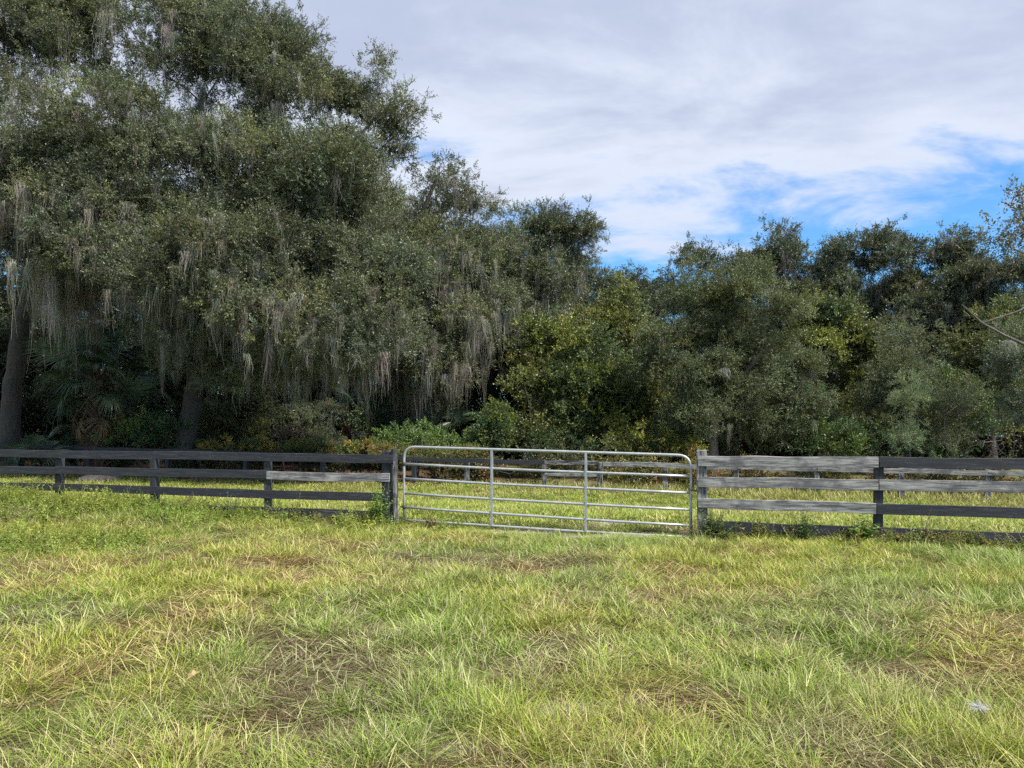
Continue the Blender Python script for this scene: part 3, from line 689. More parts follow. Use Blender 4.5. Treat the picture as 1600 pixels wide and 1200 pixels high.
dryf = dryf + 0.03 * smooth(7.5, 4.0, y) - 0.20 * smooth(10.3, 11.6, yy) + 0.10 * np.exp(-((x + 2.5) / 4) ** 2 - ((y - 9) / 1.2) ** 2) - 0.05 * smooth(0, 5, x)
u = dryf + rg.normal(0, 0.07, n)
kind = np.where(u < 0.49, 0, np.where(u < 0.60, 1, np.where(u < 0.668, 2, 3)))
pick = np.where(kind == 0, rg.integers(0, 7, n), np.where(kind == 1, 7 + rg.integers(0, 6, n), np.where(kind == 2, 13 + rg.integers(0, 6, n), 19 + rg.integers(0, 5, n))))
pick = pick + np.where(y > 5.2, 24, 0)
hgt = 0.42 + 0.80 * fbm(x + 77, y, 1.1) * (1 - 0.35 * (kind == 3)); hgt *= 1 - 0.60 * smooth(10.9, 12.0, yy) * smooth(-7.0, -4.5, x) - 0.15 * (kind == 3)
sc = np.stack([np.full(n, 1.0), np.full(n, 1.0), hgt], 1) * rg.uniform(0.8, 1.2, (n, 1))
tg = fbm(x + 13, y + 60, 1.7); yel = smooth(0.3, 0.65, tg)
tint = np.stack([0.90 + 0.24 * yel, 0.98 + 0.09 * yel, 1.0 - 0.1 * yel], 1) * rg.normal(1, 0.13, (n, 1)).clip(0.6, 1.5)
rot = np.stack([rg.normal(0, 0.13, n), rg.normal(0, 0.13, n), rg.uniform(0, 2 * pi, n)], 1)
g = grow_real('pasture_grass', protos, [M_PASTURE], np.stack([x, y, ground_z(x, y)], 1), rot, sc, pick, tint)
tag(g, 'long mixed green and straw grass in the foreground pasture', 'grass')
F_GREEN = [tuft(rg, 38, 0.19, 0.08, 0.22, 0.0125, 0.40, 0.14, 0.03, segs=2) for _ in range(6)]
F_DRY = [tuft(rg, 32, 0.19, 0.10, 0.32, 0.0115, 0.45, 0.40, 0.25, segs=2) for _ in range(5)]
x = rg.uniform(-24, 17, 26000); y = rg.uniform(9, 31, 26000); yy = y + 0.235 * x; yb = y + 0.31 * x
keep = (yy > 12.42) & (yb < 23.9) & (np.abs(x) < 0.72 * y + 1.0) & (rg.random(len(x)) > 0.8 * litter_at(x, y)) & (rg.random(len(x)) > 0.9 * sand_at(x, y))
x, y, yy, yb = x[keep], y[keep], yy[keep], yb[keep]; n = len(x)
rough_ = smooth(21.2, 22.8, yb) * smooth(-2, 3, x)
kind = rg.random(n) < 0.10 + 0.75 * rough_ + 0.35 * smooth(0.52, 0.7, fbm(x, y, 2.4))
pick = np.where(kind, 6 + rg.integers(0, 5, n), rg.integers(0, 6, n))
sc = np.stack([np.ones(n), np.ones(n), 0.5 + 0.5 * fbm(x + 3, y, 1.4) + 1.1 * rough_ * rg.random(n)], 1)
tint = np.array([1.0, 1.02, 0.85])[None] * rg.normal(1, 0.12, (n, 1)).clip(0.6, 1.4)
rot = np.stack([rg.normal(0, 0.1, n), rg.normal(0, 0.1, n), rg.uniform(0, 2 * pi, n)], 1)
g = grow_real('field_grass', F_GREEN + F_DRY, [M_PASTURE], np.stack([x, y, ground_z(x, y)], 1), rot, sc, pick, tint)
tag(g, 'bright short grass of the field behind the gate', 'grass')

# ------------------------------------------------------------------ weeds
def weed_proto(rng, h=0.3, stems=5, leaves=9, ll=0.05, lw=0.03, spread=0.5, stem_w=0.004):
    b = MB()
    for s in range(stems):
        a = rng.uniform(0, 2 * pi); th = abs(rng.normal(0, spread)); d = np.array([sin(th) * cos(a), sin(th) * sin(a), cos(th)]); hh = h * rng.uniform(0.6, 1.1)
        p0 = np.array([rng.normal(0, 0.03), rng.normal(0, 0.03), -0.02]); bend = rng.normal(0, 0.15, 3)
        q = lambda u: p0 + d * hh * u + bend * hh * u * u
        b.tube([q(0), q(0.5), q(1)], [stem_w, stem_w * 0.8, stem_w * 0.4], 3, 1, 1.0, cap=False)
        for j in range(leaves):
            u = 0.2 + 0.8 * (j + rng.random()) / leaves; p = q(u); az = j * 2.4 + rng.normal(0, 0.4)
            x = np.array([cos(az), sin(az), rng.uniform(-0.1, 0.7)]); x /= np.linalg.norm(x); y = np.cross(x, [0, 0, 1]); y /= np.linalg.norm(y); y += rng.normal(0, 0.3, 3); zn = np.cross(x, y)
            l_ = ll * rng.uniform(0.7, 1.3) * (1.15 - 0.5 * u); w_ = lw * rng.uniform(0.8, 1.2) * (1.15 - 0.5 * u)
            b.add([p, p + x * l_ * 0.35 + y * w_ * 0.5 + zn * l_ * 0.08, p + x * l_ * 0.7 + y * w_ * 0.38, p + x * l_ - [0, 0, l_ * 0.2], p + x * l_ * 0.7 - y * w_ * 0.38, p + x * l_ * 0.35 - y * w_ * 0.5 + zn * l_ * 0.08],
                  [(0, 1, 2, 3), (0, 3, 4, 5)], 0, rng.uniform(0.7, 1.35))
    return b
WEED = [weed_proto(rg, 0.26, 5, 9) for _ in range(6)] + [weed_proto(rg, 0.36, 4, 11, 0.035, 0.012, 0.35) for _ in range(4)]
x = rg.uniform(-12, 1, 9000); y = rg.uniform(8, 16, 9000); yy = y + 0.235 * x
d_ = np.exp(-((yy - 11.8) / 0.75) ** 2) * smooth(-2.5, -7, x) + 0.8 * np.exp(-((x + 6.6) / 1.5) ** 2 - ((y - 10.3) / 0.75) ** 2) + 0.7 * np.exp(-((x + 8.5) / 3) ** 2 - ((yy - 11.2) / 0.8) ** 2) + 0.5 * np.exp(-((x + 3) / 1.2) ** 2 - ((yy - 11.7) / 0.4) ** 2)
keep = (rg.random(9000) < d_ * (0.15 + 0.95 * smooth(0.35, 0.6, fbm(x, y, 0.9)))) & (yy < 12.9)
x, y = x[keep], y[keep]; n = len(x)
tint = np.array([0.125, 0.195, 0.038])[None] * rg.normal(1, 0.18, (n, 1)).clip(0.6, 1.5) * np.stack([1 + 0.5 * fbm(x, y, 1.2), np.ones(n), np.ones(n)], 1)
g = grow('leafy_weeds', WEED, [M_LEAF, M_LEAF], np.stack([x, y, ground_z(x, y)], 1), np.stack([rg.normal(0, 0.12, n), rg.normal(0, 0.12, n), rg.uniform(0, 6.28, n)], 1), rg.uniform(0.6, 1.25, n), rg.integers(0, len(WEED), n), tint)
tag(g, 'bright green leafy weeds along the foot of the black fence', 'weeds')

x = np.concatenate([rg.uniform(2.7, 10, 1500), rg.uniform(-6.5, -1.9, 600)]); off_ = np.abs(rg.normal(0, 0.28, 2100)); y = 12.3 - 0.235 * x - off_
keep = rg.random(2100) < 0.05 + 0.45 * smooth(0.45, 0.68, fbm(x * 1.3, y, 0.8)); x, y = x[keep], y[keep]; n = len(x)
tint = np.array([0.125, 0.145, 0.040])[None] * rg.normal(1, 0.25, (n, 1)).clip(0.5, 1.6) * np.stack([rg.uniform(0.75, 1.35, n), np.ones(n), np.ones(n)], 1)
g = grow('fence_line_weeds', WEED, [M_LEAF, M_LEAF], np.stack([x, y, ground_z(x, y)], 1), np.stack([rg.normal(0, 0.2, n), rg.normal(0, 0.2, n), rg.uniform(0, 6.28, n)], 1), rg.uniform(0.45, 1.05, n), rg.integers(0, len(WEED), n), tint)
tag(g, 'ragged olive weeds growing along the foot of the fences', 'weeds')
def solidleaf(name, col, rough=0.5, trans=0.3, spec=0.4):
    m, t, out = newmat(name); lv = N(t, 'ShaderNodeAttribute', attribute_type='GEOMETRY', attribute_name='lv')
    c = mixc(t, 1.0, (*col, 1), lv.outputs['Fac'], 'MULTIPLY'); p = N(t, 'ShaderNodeBsdfPrincipled'); L(t, c, p.inputs['Base Color']); p.inputs['Roughness'].default_value = rough; p.inputs['Specular IOR Level'].default_value = spec
    tr = N(t, 'ShaderNodeBsdfTranslucent'); L(t, c, tr.inputs[0]); mx = N(t, 'ShaderNodeMixShader'); mx.inputs[0].default_value = trans
    L(t, p.outputs[0], mx.inputs[1]); L(t, tr.outputs[0], mx.inputs[2]); L(t, mx.outputs[0], out.inputs[0]); return m
M_WSTEM = solidleaf('weed_stem', (0.14, 0.15, 0.06)); M_DSTEM = solidleaf('dry_stem', (0.20, 0.13, 0.09))
M_WGREEN = solidleaf('weed_green', (0.16, 0.27, 0.045)); M_WDARK = solidleaf('weed_dark_green', (0.075, 0.12, 0.03)); M_WOLIVE = solidleaf('weed_olive', (0.17, 0.17, 0.05)); M_WRED = solidleaf('weed_russet', (0.19, 0.10, 0.05))
def weed(name, label, X, off, h, stems, leaves, ll, lw, spread, leafm, seed, stemm=None, cat='weed'):
    rng = np.random.default_rng(seed); p = fpt(X, 0, off); p[2] = float(ground_z(p[0], p[1])); root = empty(name, p, label, cat)
    w = weed_proto(rng, h, stems, leaves, ll, lw, spread, 0.0045)
    for part, mi, mt in (('foliage', 0, leafm), ('stem', 1, stemm or M_WSTEM)):
        b = MB(); base = np.concatenate(w.v); av = np.concatenate(w.a); fs = [f for f, m in zip(w.f, w.m) if m == mi]
        used = sorted({i for f in fs for i in f}); mp_ = {i: k for k, i in enumerate(used)}
        b.add(base[used], [tuple(mp_[i] for i in f) for f in fs], 0, av[used]); b.build(part, [mt], root, smooth_shade=False)
weed('weed_clump', 'yellow green weed clump climbing the gate post at the end of the black fence', -2.1, 0.3, 0.66, 34, 20, 0.06, 0.03, 0.30, M_WGREEN, 1)
weed('weed_clump', 'sprawling reddish weed under the hinge end of the metal gate', -1.25, 0.25, 0.26, 30, 10, 0.045, 0.025, 0.85, M_WRED, 2)
weed('weed_clump', 'dark leafy weed clump beside the grey post at the latch end of the gate', 3.0, 0.28, 0.48, 46, 18, 0.055, 0.03, 0.6, M_WDARK, 3)
weed('weed_clump', 'tangled dark weeds hiding the bottom board midway along the first right hand bay', 4.2, 0.25, 0.46, 38, 16, 0.05, 0.026, 0.65, M_WDARK, 4)
weed('weed_clump', 'low olive weeds against the bottom board between the two dark weed clumps', 3.6, 0.22, 0.40, 30, 14, 0.048, 0.024, 0.65, M_WOLIVE, 5)
weed('weed_clump', 'small fresh green weed at the foot of the second post right of the gate', 4.98, 0.28, 0.34, 18, 11, 0.085, 0.05, 0.5, M_WGREEN, 6)
weed('dry_weed', 'tall dry branching weed stalks in front of the right hand fence', 5.8, 0.22, 0.58, 13, 5, 0.02, 0.008, 0.5, M_WRED, 7, M_DSTEM)
weed('dry_weed', 'thin dry weed stalks near the right end of the fence', 7.0, 0.25, 0.42, 8, 5, 0.02, 0.008, 0.5, M_WOLIVE, 8, M_DSTEM)
weed('weed_clump', 'spindly olive weed against the grey board end of the left fence', -3.55, 0.25, 0.46, 16, 14, 0.035, 0.014, 0.35, M_WOLIVE, 9)
weed('weed_clump', 'feathery blue green weed standing before the left fence', -4.6, 0.5, 0.36, 20, 18, 0.03, 0.008, 0.35, solidleaf('weed_blue_green', (0.10, 0.22, 0.07)), 10)
weed('dry_weed', 'brown tangle of dry weeds over the bottom board between the left posts', -5.6, 0.22, 0.36, 30, 11, 0.03, 0.014, 0.7, M_WRED, 11, M_DSTEM)

# fluffy seed head, fallen leaves
pS = at(1529, 1104, 4.25); M_FLUFF = solidleaf('seed_fluff', (0.62, 0.62, 0.60), 0.9, 0.4, 0.1)
gS = np.array([pS[0], pS[1], float(ground_z(pS[0], pS[1]))]); sh = empty('seed_head', gS, 'white fluffy seed head in the grass at lower right', 'seed head')
b = MB(); rs = np.random.default_rng(4); c_ = pS - gS
for k in range(190):
    d = rs.normal(0, 1, 3) * [1.25, 1, 0.7]; d /= np.linalg.norm(d); e = c_ + d * rs.uniform(0.02, 0.06) * np.array([1.2, 1, 0.8]); s_ = np.cross(d, rs.normal(0, 1, 3)); s_ /= np.linalg.norm(s_)
    b.add([c_ - s_ * 0.0006, c_ + s_ * 0.0006, e + s_ * 0.0009, e - s_ * 0.0009], [(0, 1, 2, 3)], 0, 1.0)
b.build('fluff', [M_FLUFF], sh); b = MB(); b.tube([(0.01, 0, -0.02), c_ * 0.6 + [0.012, 0, 0], c_], [0.003, 0.0025, 0.002], 5); b.build('stem', [M_WSTEM], sh)
def fallen(label, px, D, z, col, size, seed):
    p = at(px, 700, D); p[2] = float(ground_z(p[0], p[1])) + z; rng = np.random.default_rng(seed); b = MB(); v = []; 
    out = [(0, -0.5), (0.16, -0.3), (0.3, -0.32), (0.24, -0.05), (0.4, 0.08), (0.2, 0.2), (0, 0.5), (-0.2, 0.2), (-0.4, 0.08), (-0.24, -0.05), (-0.3, -0.32), (-0.16, -0.3)]
    v = [(x * size, y * size, (0.35 * abs(x) + 0.2 * y * y) * size + rng.normal(0, 0.004)) for x, y in out] + [(0, 0, 0)]
    b.add(v, [(i, (i + 1) % 12, 12) for i in range(12)]); o = b.build('fallen_leaf', [solidleaf('fallen_leaf_colour', col)], None, p, False); o.rotation_euler = (0.5, 0.2, seed); tag(o, label, 'leaf')
fallen('small orange fallen leaf on the grass left of centre', 272, 8.2, 0.20, (0.42, 0.17, 0.05), 0.10, 2)
fallen('pale tan fallen leaf lying in the near grass at lower left', 302, 4.65, 0.17, (0.50, 0.36, 0.17), 0.10, 5)

# ------------------------------------------------------------------ mound of soil in the shade
pm = at(155, 748, 25.0); pm[2] = float(ground_z(pm[0], pm[1])); b = MB(); v = []; f = []; rm_ = np.random.default_rng(9)
for i in range(9):
    for j in range(16):
        rr = i / 8; a = j * 2 * pi / 16; v.append((0.85 * rr * cos(a), 0.5 * rr * sin(a), 0.38 * (1 - rr ** 1.6) + rm_.normal(0, 0.018) - 0.03))
        if i: f.append(((i - 1) * 16 + j, (i - 1) * 16 + (j + 1) % 16, i * 16 + (j + 1) % 16, i * 16 + j))
b.add(v, f); tag(b.build('soil_mound', [plain('sandy_soil', (0.20, 0.17, 0.14), 0.95, 0, 0.35, 9)], None, pm), 'small mound of greyish soil in the shaded grass behind the left fence', 'mound')

# ------------------------------------------------------------------ palms
def frond_mesh(rng, nseg=40, R=0.72, pet=0.95, dead=False, arch=1.0):
    """fan leaf: stalk along +x, blade of folded segments round its end"""
    b = MB(); tip = np.array([pet, 0, 0.0]); b.tube([(0, 0, 0), (pet * 0.5, 0, 0.05), tip], [0.022, 0.016, 0.012], 5, 1, 0.9)
    for k in range(nseg):
        a = (k / (nseg - 1) - 0.5) * (4.3 if not dead else 2.2); ln = R * (1.0 - 0.22 * abs(a) / 2.15) * rng.uniform(0.9, 1.06)
        d = np.array([cos(a), sin(a), 0.0]); s_ = np.array([-sin(a), cos(a), 0]); w = 0.046 * (1 if not dead else 0.7)
        base = tip + np.array([0.16 * max(0, cos(a)) * (1 - abs(a) / 2.2), 0, -0.03 * max(0, cos(a))]); v = []; f = []
        dr = rng.uniform(0.25, 0.75) * (1 if not dead else 2.2); bend = rng.normal(0, 0.05)
        for i, u in enumerate((0.0, 0.35, 0.65, 0.85, 1.0)):
            z = 0.10 * abs(sin(a)) * u - arch * ln * u * u * max(0, cos(a)) * 0.5 - dr * ln * max(0, u - 0.5) ** 2 * 1.6
            c = base + d * ln * u + np.array([0, 0, z]) + s_ * bend * u * u; wi = w * (0.35, 1.0, 0.8, 0.4, 0.03)[i]
            v += [c - s_ * wi * 0.5 + [0, 0, 0.012], c - [0, 0, 0.006 if i else 0], c + s_ * wi * 0.5 + [0, 0, 0.012]]
            if i: f += [(3 * i - 3, 3 * i - 2, 3 * i + 1, 3 * i), (3 * i - 2, 3 * i - 1, 3 * i + 2, 3 * i + 1)]
        b.add(v, f, 0, rng.uniform(0.75, 1.25))
    return b
M_FROND = solidleaf('palm_frond', (0.092, 0.135, 0.080), 0.34, 0.2, 0.6); M_STALK = solidleaf('palm_stalk', (0.075, 0.085, 0.04)); M_DEADF = solidleaf('dead_frond', (0.20, 0.145, 0.085), 0.85, 0.15, 0.1)
M_BOOT = plain('palm_boot', (0.115, 0.065, 0.045), 0.9, 0, 0.45, 20)
rp = np.random.default_rng(31)
FR = [frond_mesh(rp).mesh('frond', [M_FROND, M_STALK]) for _ in range(4)]; FD = [frond_mesh(rp, 26, 0.65, 0.55, True).mesh('frond', [M_DEADF, M_DEADF]) for _ in range(2)]
def set_frond(root, mesh, p, az, el, roll, sc, label=None):
    o = bpy.data.objects.new('frond', mesh); link(o, root); o.location = tuple(p)
    o.rotation_euler = (Matrix.Rotation(az, 3, 'Z') @ Matrix.Rotation(-el, 3, 'Y') @ Matrix.Rotation(roll, 3, 'X')).to_euler(); o.scale = (sc,) * 3
    if label: o['label'] = label
def palm(name, label, px, D, H, n, sc, seed, dead=0, boots=True, trunk_r=0.24):
    rng = np.random.default_rng(seed); x = (px - 800) / FPX * D; p = np.array([x, D, float(ground_z(x, D))]); root = empty(name, p, label, 'palm')
    if H > 0.5:
        b = MB(); b.tube([(0, 0, -0.2), (0.02, 0, H * 0.4), (0.05, 0, H * 0.8), (0.06, 0, H)], [trunk_r * 1.1, trunk_r, trunk_r * 0.85, trunk_r * 0.5], 12); b.build('trunk', [M_BOOT], root)
        bb = MB(); bb.add([(0, -0.07, 0), (0, 0.07, 0), (0.05, 0.05, -0.01), (0.05, -0.05, -0.01), (0.13, -0.035, 0.3), (0.13, 0.035, 0.3), (0.16, 0.03, 0.29), (0.16, -0.03, 0.29)], [(0, 1, 5, 4), (1, 2, 6, 5), (2, 3, 7, 6), (3, 0, 4, 7), (4, 5, 6, 7), (0, 3, 2, 1)]); bm_ = bb.mesh('leaf_base', [M_BOOT], False)
        nb = int(H * 34)
        for k in range(nb):
            z = H * 0.97 * k / nb; az = k * 2.39996; r = trunk_r * (0.93 - 0.25 * z / H); o = bpy.data.objects.new('leaf_base', bm_); link(o, root)
            o.location = (r * cos(az) + 0.05 * z / H, r * sin(az), z); o.rotation_euler = (0, rng.uniform(0.0, 0.35), az); o.scale = (1, 1, rng.uniform(0.7, 1.3))
    for k in range(n):
        u = (k + 0.5) / n; el = 1.35 - 1.75 * u + rng.normal(0, 0.10); az = k * 2.39996 + rng.normal(0, 0.15)
        set_frond(root, FR[k % 4], (0.06, 0, H - 0.05 - 0.35 * u * min(1, H)), az, el, rng.normal(0, 0.85), sc * rng.uniform(0.85, 1.1))
    for k in range(dead):
        az = k * 2.2 + 3.6 + rng.normal(0, 0.3); set_frond(root, FD[k % 2], (0.1 * cos(az), 0.1 * sin(az), H - 0.75 - 0.3 * (k % 2)), az, -0.85 + rng.normal(0, 0.15), rng.normal(0, 0.3), sc * 0.9, 'dead brown hanging frond')
palm('cabbage_palm', 'cabbage palm with dark fan fronds and rough brown trunk at left', 150, 28.2, 3.6, 32, 1.35, 41, dead=5)
palm('palmetto', 'low palmetto beside the thick trunk at far left', 62, 28.0, 0.45, 11, 0.85, 42)
palm('palmetto', 'low palmetto in the shade just left of the cabbage palm trunk', 100, 29.0, 0.45, 9, 0.8, 43)
palm('palmetto', 'dim palmetto in the deep shade behind the left fence, below hanging moss', 545, 31.5, 1.7, 14, 1.2, 44)
palm('palmetto', 'dim palmetto under the moss curtain left of the vine mound', 690, 30.5, 1.3, 13, 1.1, 45)

# ------------------------------------------------------------------ trees
OAKC = (0.080, 0.094, 0.050)
tree('live_oak', 'huge live oak hung with grey moss, spreading over the left fence', 'tree', 29.0, 285,
     [(330, 85, 140, 105, 0, .75), (200, 40, 120, 80, 1, .65), (425, 125, 90, 90, 0, .8), (405, 30, 70, 60, 0, .7), (475, 110, 45, 50, 0, .55), (120, 90, 80, 70, 0, .6), (560, 120, 45, 50, 0, .55), (620, 175, 48, 45, 0, .6), (535, 200, 55, 50, 0, .7), (590, 225, 40, 35, 0, .5), (330, 300, 150, 100, -3), (470, 290, 120, 90, -3), (560, 300, 60, 60, -2, .8),
      (210, 240, 130, 90, -3), (420, 410, 130, 85, -6), (560, 410, 100, 90, -5), (300, 400, 120, 75, -6.5), (580, 510, 70, 60, -6), (180, 370, 100, 60, -5), (490, 500, 90, 50, -6.5), (400, 500, 70, 40, -4, .6), (300, 505, 60, 45, -5, .8), (235, 475, 60, 40, -5, .7), (380, 555, 60, 35, -4, .6), (470, 570, 60, 30, -5, .6), (300, 560, 40, 30, -4, .35), (560, 570, 50, 30, -5, .5)],
     trunk=[[None, (296, 640, 28.8), (312, 560, 28.6), (333, 460, 28.3), (330, 330, 28.5), (300, 200, 29.0)],
            [(305, 600, 28.8), (360, 572, 28.2), (430, 553, 27.4), (520, 510, 26.0)],
            [(333, 455, 28.3), (440, 380, 28.0), (535, 240, 28.6), (600, 170, 28.6)],
            [(325, 500, 28.4), (245, 432, 27.0), (190, 410, 26.0)],
            [(318, 260, 28.8), (150, 160, 29.5), (170, 90, 29.5)]],
     trad=((0.38, 0.18), (0.24, 0.13), (0.13, 0.04), (0.24, 0.12), (0.2, 0.08)), tint=OAKC, seed=101, dens=2.9, per=26, spread=0.36, ss=(0.85, 1.35), moss=2500, moss_len=(0.7, 2.0),
     moss_zone=[(310, 540, 60, 50, 1.0), (320, 480, 150, 90, 1.0), (480, 540, 130, 50, 1.0), (300, 180, 80, 40, .9), (230, 390, 120, 70, .7), (560, 560, 60, 40, .6)], hue=0.2)
tree('live_oak', 'dark trunked live oak at the far left edge, draped in long moss', 'tree', 30.0, 14,
     [(60, 190, 100, 120, -4), (20, 320, 110, 100, -5), (125, 310, 100, 85, -5), (-70, 100, 120, 120, -2, .7), (40, 50, 80, 60, 0, .4), (90, 415, 100, 45, -4.5, .8), (-60, 300, 80, 120, -3, .6)],
     trunk=[[None, (20, 600, 30), (36, 500, 29.8), (58, 400, 29.5), (60, 230, 29.0)], [(50, 440, 29.6), (120, 380, 27.5), (150, 330, 26)], [(56, 400, 29.5), (-20, 300, 28.5), (-60, 200, 28)]],
     trad=((0.37, 0.2), (0.2, 0.1), (0.22, 0.1)), tint=(0.080, 0.092, 0.053), seed=102, dens=2.6, per=26, spread=0.36, ss=(0.85, 1.35), moss=1350, moss_len=(0.9, 2.8), moss_tint=(0.225, 0.212, 0.178), moss_zone=[(110, 450, 70, 40, 1.0), (100, 420, 120, 50, .7), (60, 340, 80, 60, .4)], hue=0.2, accent=(0.03, (0.13, 0.055, 0.045)))
tree('live_oak', 'live oak with a bare forked crown limb right of the huge oak', 'tree', 32.5, 640,
     [(690, 262, 38, 50, 0, .5), (738, 310, 36, 26, 0, .5), (640, 350, 75, 45, 0, .8), (705, 360, 60, 40, 0), (700, 400, 90, 55, -1), (620, 450, 80, 75, -2), (715, 480, 75, 70, -1), (690, 560, 85, 50, -2), (640, 575, 50, 45, -3), (770, 400, 60, 50, 1), (605, 300, 32, 32, 1, .4)],
     trunk=[[None, (645, 600, 32.5), (640, 480, 32.5), (632, 400, 32.5), (626, 372, 32.5)], [(632, 395, 32.5), (660, 335, 32.5), (685, 275, 32.5)], [(640, 480, 32.5), (705, 420, 32), (760, 390, 33)], [(645, 560, 32.5), (690, 540, 31), (720, 500, 30.5)]],
     trad=((0.42, 0.15), (0.13, 0.05), (0.18, 0.08), (0.18, 0.08)), tint=OAKC, seed=103, dens=2.5, per=24, spread=0.38, ss=(0.9, 1.4), moss=1700, moss_len=(0.8, 2.5), moss_zone=[(700, 540, 90, 60, 1.0), (690, 440, 90, 60, .7), (620, 570, 60, 40, .6)], hue=0.2)
tree('live_oak', 'moss hung live oak at the left of the blue gap in the sky', 'tree', 35.5, 850,
     [(822, 362, 50, 34), (885, 365, 42, 30), (905, 395, 26, 40), (800, 425, 75, 60), (865, 450, 50, 55), (780, 500, 75, 60, -2), (745, 450, 60, 55, 0), (850, 530, 60, 50, -2)],
     trad=((0.4, 0.16),), tint=(0.068, 0.082, 0.045), seed=104, dens=2.6, per=22, spread=0.42, ss=(1.0, 1.55), moss=1300, moss_len=(0.8, 2.2), moss_zone=[(905, 410, 40, 40, 1.0), (770, 470, 60, 40, .8), (850, 470, 60, 50, .5)])
tree('live_oak', 'small distant oak in the sky gap, open twiggy top', 'tree', 52.0, 985, [(972, 432, 34, 20, 0, .6), (1000, 452, 45, 30), (945, 470, 45, 32), (1000, 500, 60, 40)], trad=((0.35, 0.15),), tint=(0.06, 0.075, 0.045), seed=105, dens=1.7, per=20, spread=0.5, protos=FAR, moss=150, moss_len=(0.8, 2.0))
tree('vine_covered_tree', 'yellow green vine smothered tree right of the moss hung oaks', 'tree', 31.5, 975, [(985, 485, 32, 24), (970, 525, 45, 42), (1005, 565, 42, 55), (940, 570, 45, 55), (975, 630, 60, 50)], trad=((0.2, 0.1),), tint=(0.098, 0.112, 0.034), seed=106, protos=BROAD, dens=3.2, per=20, spread=0.34, hue=0.3)
tree('holly_tree', 'dense dark green broadleaf tree behind the middle of the gate', 'tree', 28.0, 918, [(920, 560, 60, 55), (930, 640, 75, 52), (885, 525, 42, 38), (895, 610, 55, 55), (960, 660, 50, 40), (900, 680, 50, 24)], trad=((0.18, 0.08),), tint=(0.058, 0.082, 0.026), seed=107, protos=BROAD, dens=3.4, per=18, spread=0.32, hue=0.35, accent=(0.08, (0.15, 0.16, 0.03)))
tree('young_tree', 'bushy yellowish tree under the moss, left of the dark green tree', 'tree', 27.0, 825, [(832, 605, 42, 48), (812, 660, 55, 38), (855, 655, 42, 38), (845, 570, 22, 22)], trad=((0.09, 0.04),), tint=(0.088, 0.102, 0.032), seed=108, protos=BROAD, dens=3.0, per=16, spread=0.3, hue=0.35)
tree('laurel_oak', 'rounded olive green oak standing right of the gate, in front of the woods', 'tree', 25.5, 1112,
     [(1105, 480, 62, 55), (1185, 478, 65, 48), (1075, 575, 65, 72), (1190, 570, 80, 72), (1252, 605, 38, 50), (1040, 560, 32, 50), (1130, 635, 90, 50), (1100, 432, 32, 20, 0, .8), (1160, 430, 30, 18, 0, .8), (1215, 655, 60, 38), (1060, 650, 40, 35), (1130, 540, 80, 70, 1)],
     trunk=[[None, (1112, 680, 25.5), (1116, 620, 25.6), (1125, 540, 25.6), (1130, 480, 25.6)], [(1114, 660, 25.5), (1085, 600, 25.2), (1070, 560, 25)], [(1116, 640, 25.5), (1160, 590, 25.4), (1190, 550, 25.2)]], trad=((0.24, 0.08), (0.12, 0.05), (0.14, 0.05)),
     tint=(0.073, 0.090, 0.042), seed=109, protos=OAK, dens=3.9, per=22, spread=0.26, ss=(0.65, 1.0), moss=60, moss_len=(0.4, 1.0), hue=0.18, tvar=0.16)
FO = (0.064, 0.076, 0.044)
tree('live_oak', 'distant oak whose flat top shows just right of the sky gap', 'tree', 46.0, 1085, [(1070, 412, 38, 16), (1120, 408, 26, 15), (1055, 450, 50, 36), (1110, 450, 50, 36)], trad=((0.4, 0.18),), tint=FO, seed=110, protos=FAR, dens=2.0, per=22, spread=0.4, moss=120, moss_len=(0.8, 2))
tree('live_oak', 'tall distant oak with a pointed top above the rounded olive oak', 'tree', 44.0, 1215, [(1214, 372, 22, 15), (1188, 398, 34, 20), (1252, 392, 24, 15), (1215, 430, 60, 36), (1160, 425, 30, 24), (1250, 450, 40, 45)], trad=((0.4, 0.15),), tint=FO, seed=111, protos=FAR, dens=2.1, per=22, spread=0.36, moss=260, moss_len=(0.8, 2.2))
tree('live_oak', 'broad distant oak with moss, between two taller crowns on the right', 'tree', 44.0, 1345, [(1335, 392, 34, 20), (1372, 372, 24, 14), (1300, 425, 42, 36), (1370, 425, 50, 42), (1335, 480, 60, 45), (1310, 395, 25, 15)], trad=((0.42, 0.16),), tint=FO, seed=112, protos=FAR, dens=2.2, per=22, spread=0.36, moss=500, moss_len=(1.0, 2.6), moss_zone=[(1330, 480, 60, 50, 1)])
tree('live_oak', 'tall spreading oak, highest crown of the right hand woods', 'tree', 42.0, 1455, [(1472, 374, 32, 17), (1432, 388, 32, 22), (1502, 405, 32, 25), (1450, 430, 65, 42), (1430, 500, 60, 50), (1500, 470, 50, 45)], trad=((0.45, 0.16),), tint=FO, seed=113, protos=FAR, dens=2.2, per=22, spread=0.36, moss=600, moss_len=(1.0, 2.6), moss_zone=[(1440, 490, 60, 50, 1)])
tree('live_oak', 'lower grey green oak behind the leaning mossy limb at right edge', 'tree', 40.0, 1580, [(1560, 432, 45, 22), (1605, 450, 55, 40), (1540, 490, 50, 50), (1600, 520, 60, 50)], trad=((0.4, 0.16),), tint=(0.065, 0.075, 0.045), seed=114, protos=FAR, dens=2.1, per=22, spread=0.36, moss=300, moss_len=(0.8, 2.2))
